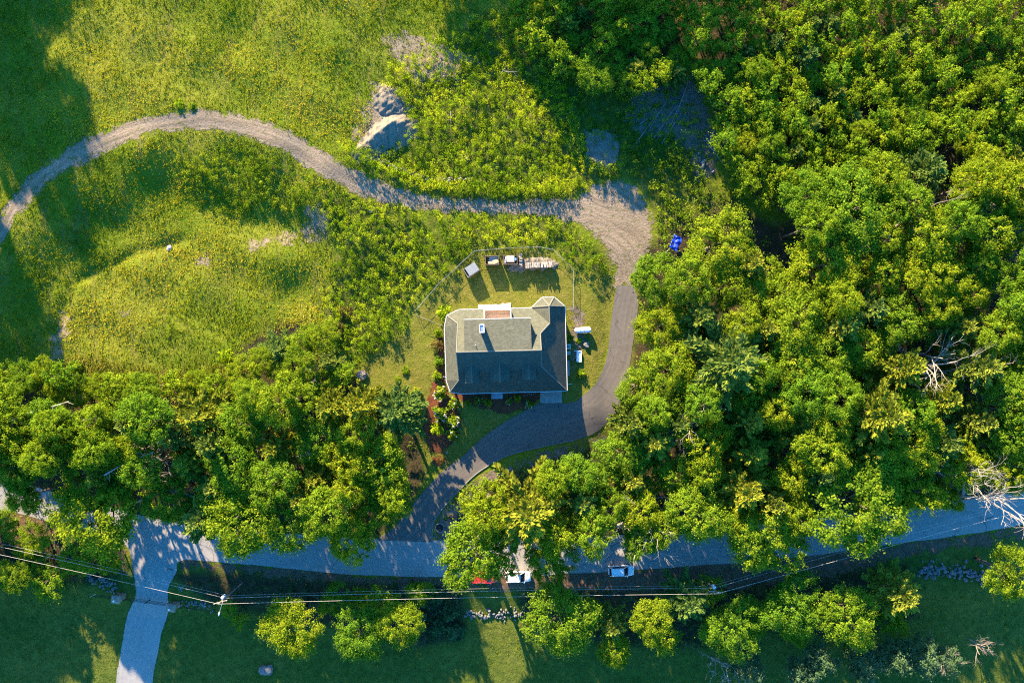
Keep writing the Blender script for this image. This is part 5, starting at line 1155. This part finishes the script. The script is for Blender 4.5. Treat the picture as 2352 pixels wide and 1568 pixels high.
_, TC = pole(-330, 1150, 10, math.radians(110), 'utility pole beyond the left picture edge', False)
_, TD = pole(2520, 1080, 10, math.radians(75), 'utility pole beyond the right picture edge', False)
def wire(a, b, sag, label, r=.022):
    n = 28; pts = [a.lerp(b, i / n) - Vector((0, 0, sag * 4 * (i / n) * (1 - i / n))) for i in range(n + 1)]; o0 = a
    o = MB().tube([p - o0 for p in pts], r, 5).build('overhead_wire', 'wire_metal'); o.location = o0; return tag(o, label, 'wire', 'power lines along the road')
for (a, b, nm) in ((TC, TA, 'from the left edge to the first pole'), (TA, TB, 'between the two poles'), (TB, TD, 'from the second pole to the right edge')):
    up = Vector((0, 0, .22))
    wire(a + up, b + up, .5, 'top overhead wire ' + nm, .017)
    wire(a + Vector((.1, .1, -2.1)), b + Vector((.1, .1, -2.1)), .7, 'middle overhead wire ' + nm, .017)
    wire(a + Vector((.1, .15, -3.0)), b + Vector((.1, .15, -3.0)), .9, 'lowest overhead wire ' + nm, .010)
# street sign
x, y = W(423, 1345); t = empty('street_sign', (x, y, hz(x, y)), math.radians(20)); tag(t, 'blue street sign on a thin post at the junction', 'street sign'); MB().tube([(0, 0, 0), (0, 0, 2.9)], .035, 6).build('post', 'sign_post', t)
MB().box(-.55, .55, -.015, .015, 2.55, 2.75).build('sign_plate', 'sign_blue', t); MB().box(-.015, .015, -.5, .5, 2.78, 2.98).build('sign_plate', 'sign_blue', t)

# ---- gate of the side road
def pillar(vx, vy, label):
    x, y = W(vx, vy); t = empty('gate_pillar', (x, y, hz(x, y)), math.radians(-8)); bl = [MB().box(-.31, .31, -.22, .22, 0, .27, bev=.03).mesh('block', mt) for mt in ('stone_tan', 'bark', 'stone_tan')]; rr = random.Random(int(vx))
    for c in range(7):
        for i in range(3):
            for j in range(2 if True else 1):
                o = obj('block', bl[rr.randrange(3)], t); o.location = ((-.40 + i * .40) * 1.0 + (c % 2) * .0, (-.26 + j * .52), c * .285); o.scale = (.62, 1.1, 1)
    m = MB(); m.box(-.78, .78, -.68, .68, 2.0, 2.14); m.add([(-.78, -.68, 2.14), (.78, -.68, 2.14), (.78, .68, 2.14), (-.78, .68, 2.14), (0, 0, 2.42)], [(0, 1, 4), (1, 2, 4), (2, 3, 4), (3, 0, 4)]); m.build('cap_stone', 'stone_tan', t)
    l = empty('lantern', (0, 0, 2.4)); l.parent = t; MB().tube([(0, 0, 0), (0, 0, .2)], .04, 6).build('stem', 'iron_black', l); MB().tube([(0, 0, .2), (0, 0, .5), (0, 0, .6)], [.13, .17, .05], 8).build('lamp_glass', 'lamp_clear', l)
    return tag(t, label, 'gate pillar')
pillar(268, 1375, 'stone gate pillar with lantern on the left of the side road'); pillar(392, 1396, 'stone gate pillar with lantern on the right of the side road')
def rail(a, b, label, n, H=1.3, name='iron_gate', cat='gate'):
    A_ = Vector((*W(*a), hz(*W(*a)) + .06)); B_ = Vector((*W(*b), hz(*W(*b)) + .06)); t = empty(name, A_); d = B_ - A_
    for z in (.25, H * .7, H): MB().tube([(0, 0, z), tuple(d + Vector((0, 0, z)))], .03, 5).build('rail', 'iron_black', t)
    for k in range(n + 1): p = d * (k / n); MB().tube([p + Vector((0, 0, .05)), p + Vector((0, 0, H + .15 * math.sin(math.pi * k / n)))], .017, 4).build('bar', 'iron_black', t)
    for k in (0, n): p = d * (k / n); MB().tube([p, p + Vector((0, 0, H + .25))], .05, 6).build('post', 'white_paint' if name != 'iron_gate' else 'iron_black', t)
    return tag(t, label, cat)
rail((281, 1379), (329, 1387), 'left leaf of the black iron gate across the side road', 18); rail((331, 1387), (380, 1395), 'right leaf of the black iron gate across the side road', 18)
rail((205, 1372), (256, 1377), 'low rail fence left of the left gate pillar', 8, 1.1, 'rail_fence', 'fence'); rail((405, 1398), (478, 1412), 'low rail fence right of the right gate pillar', 10, 1.1, 'rail_fence', 'fence')
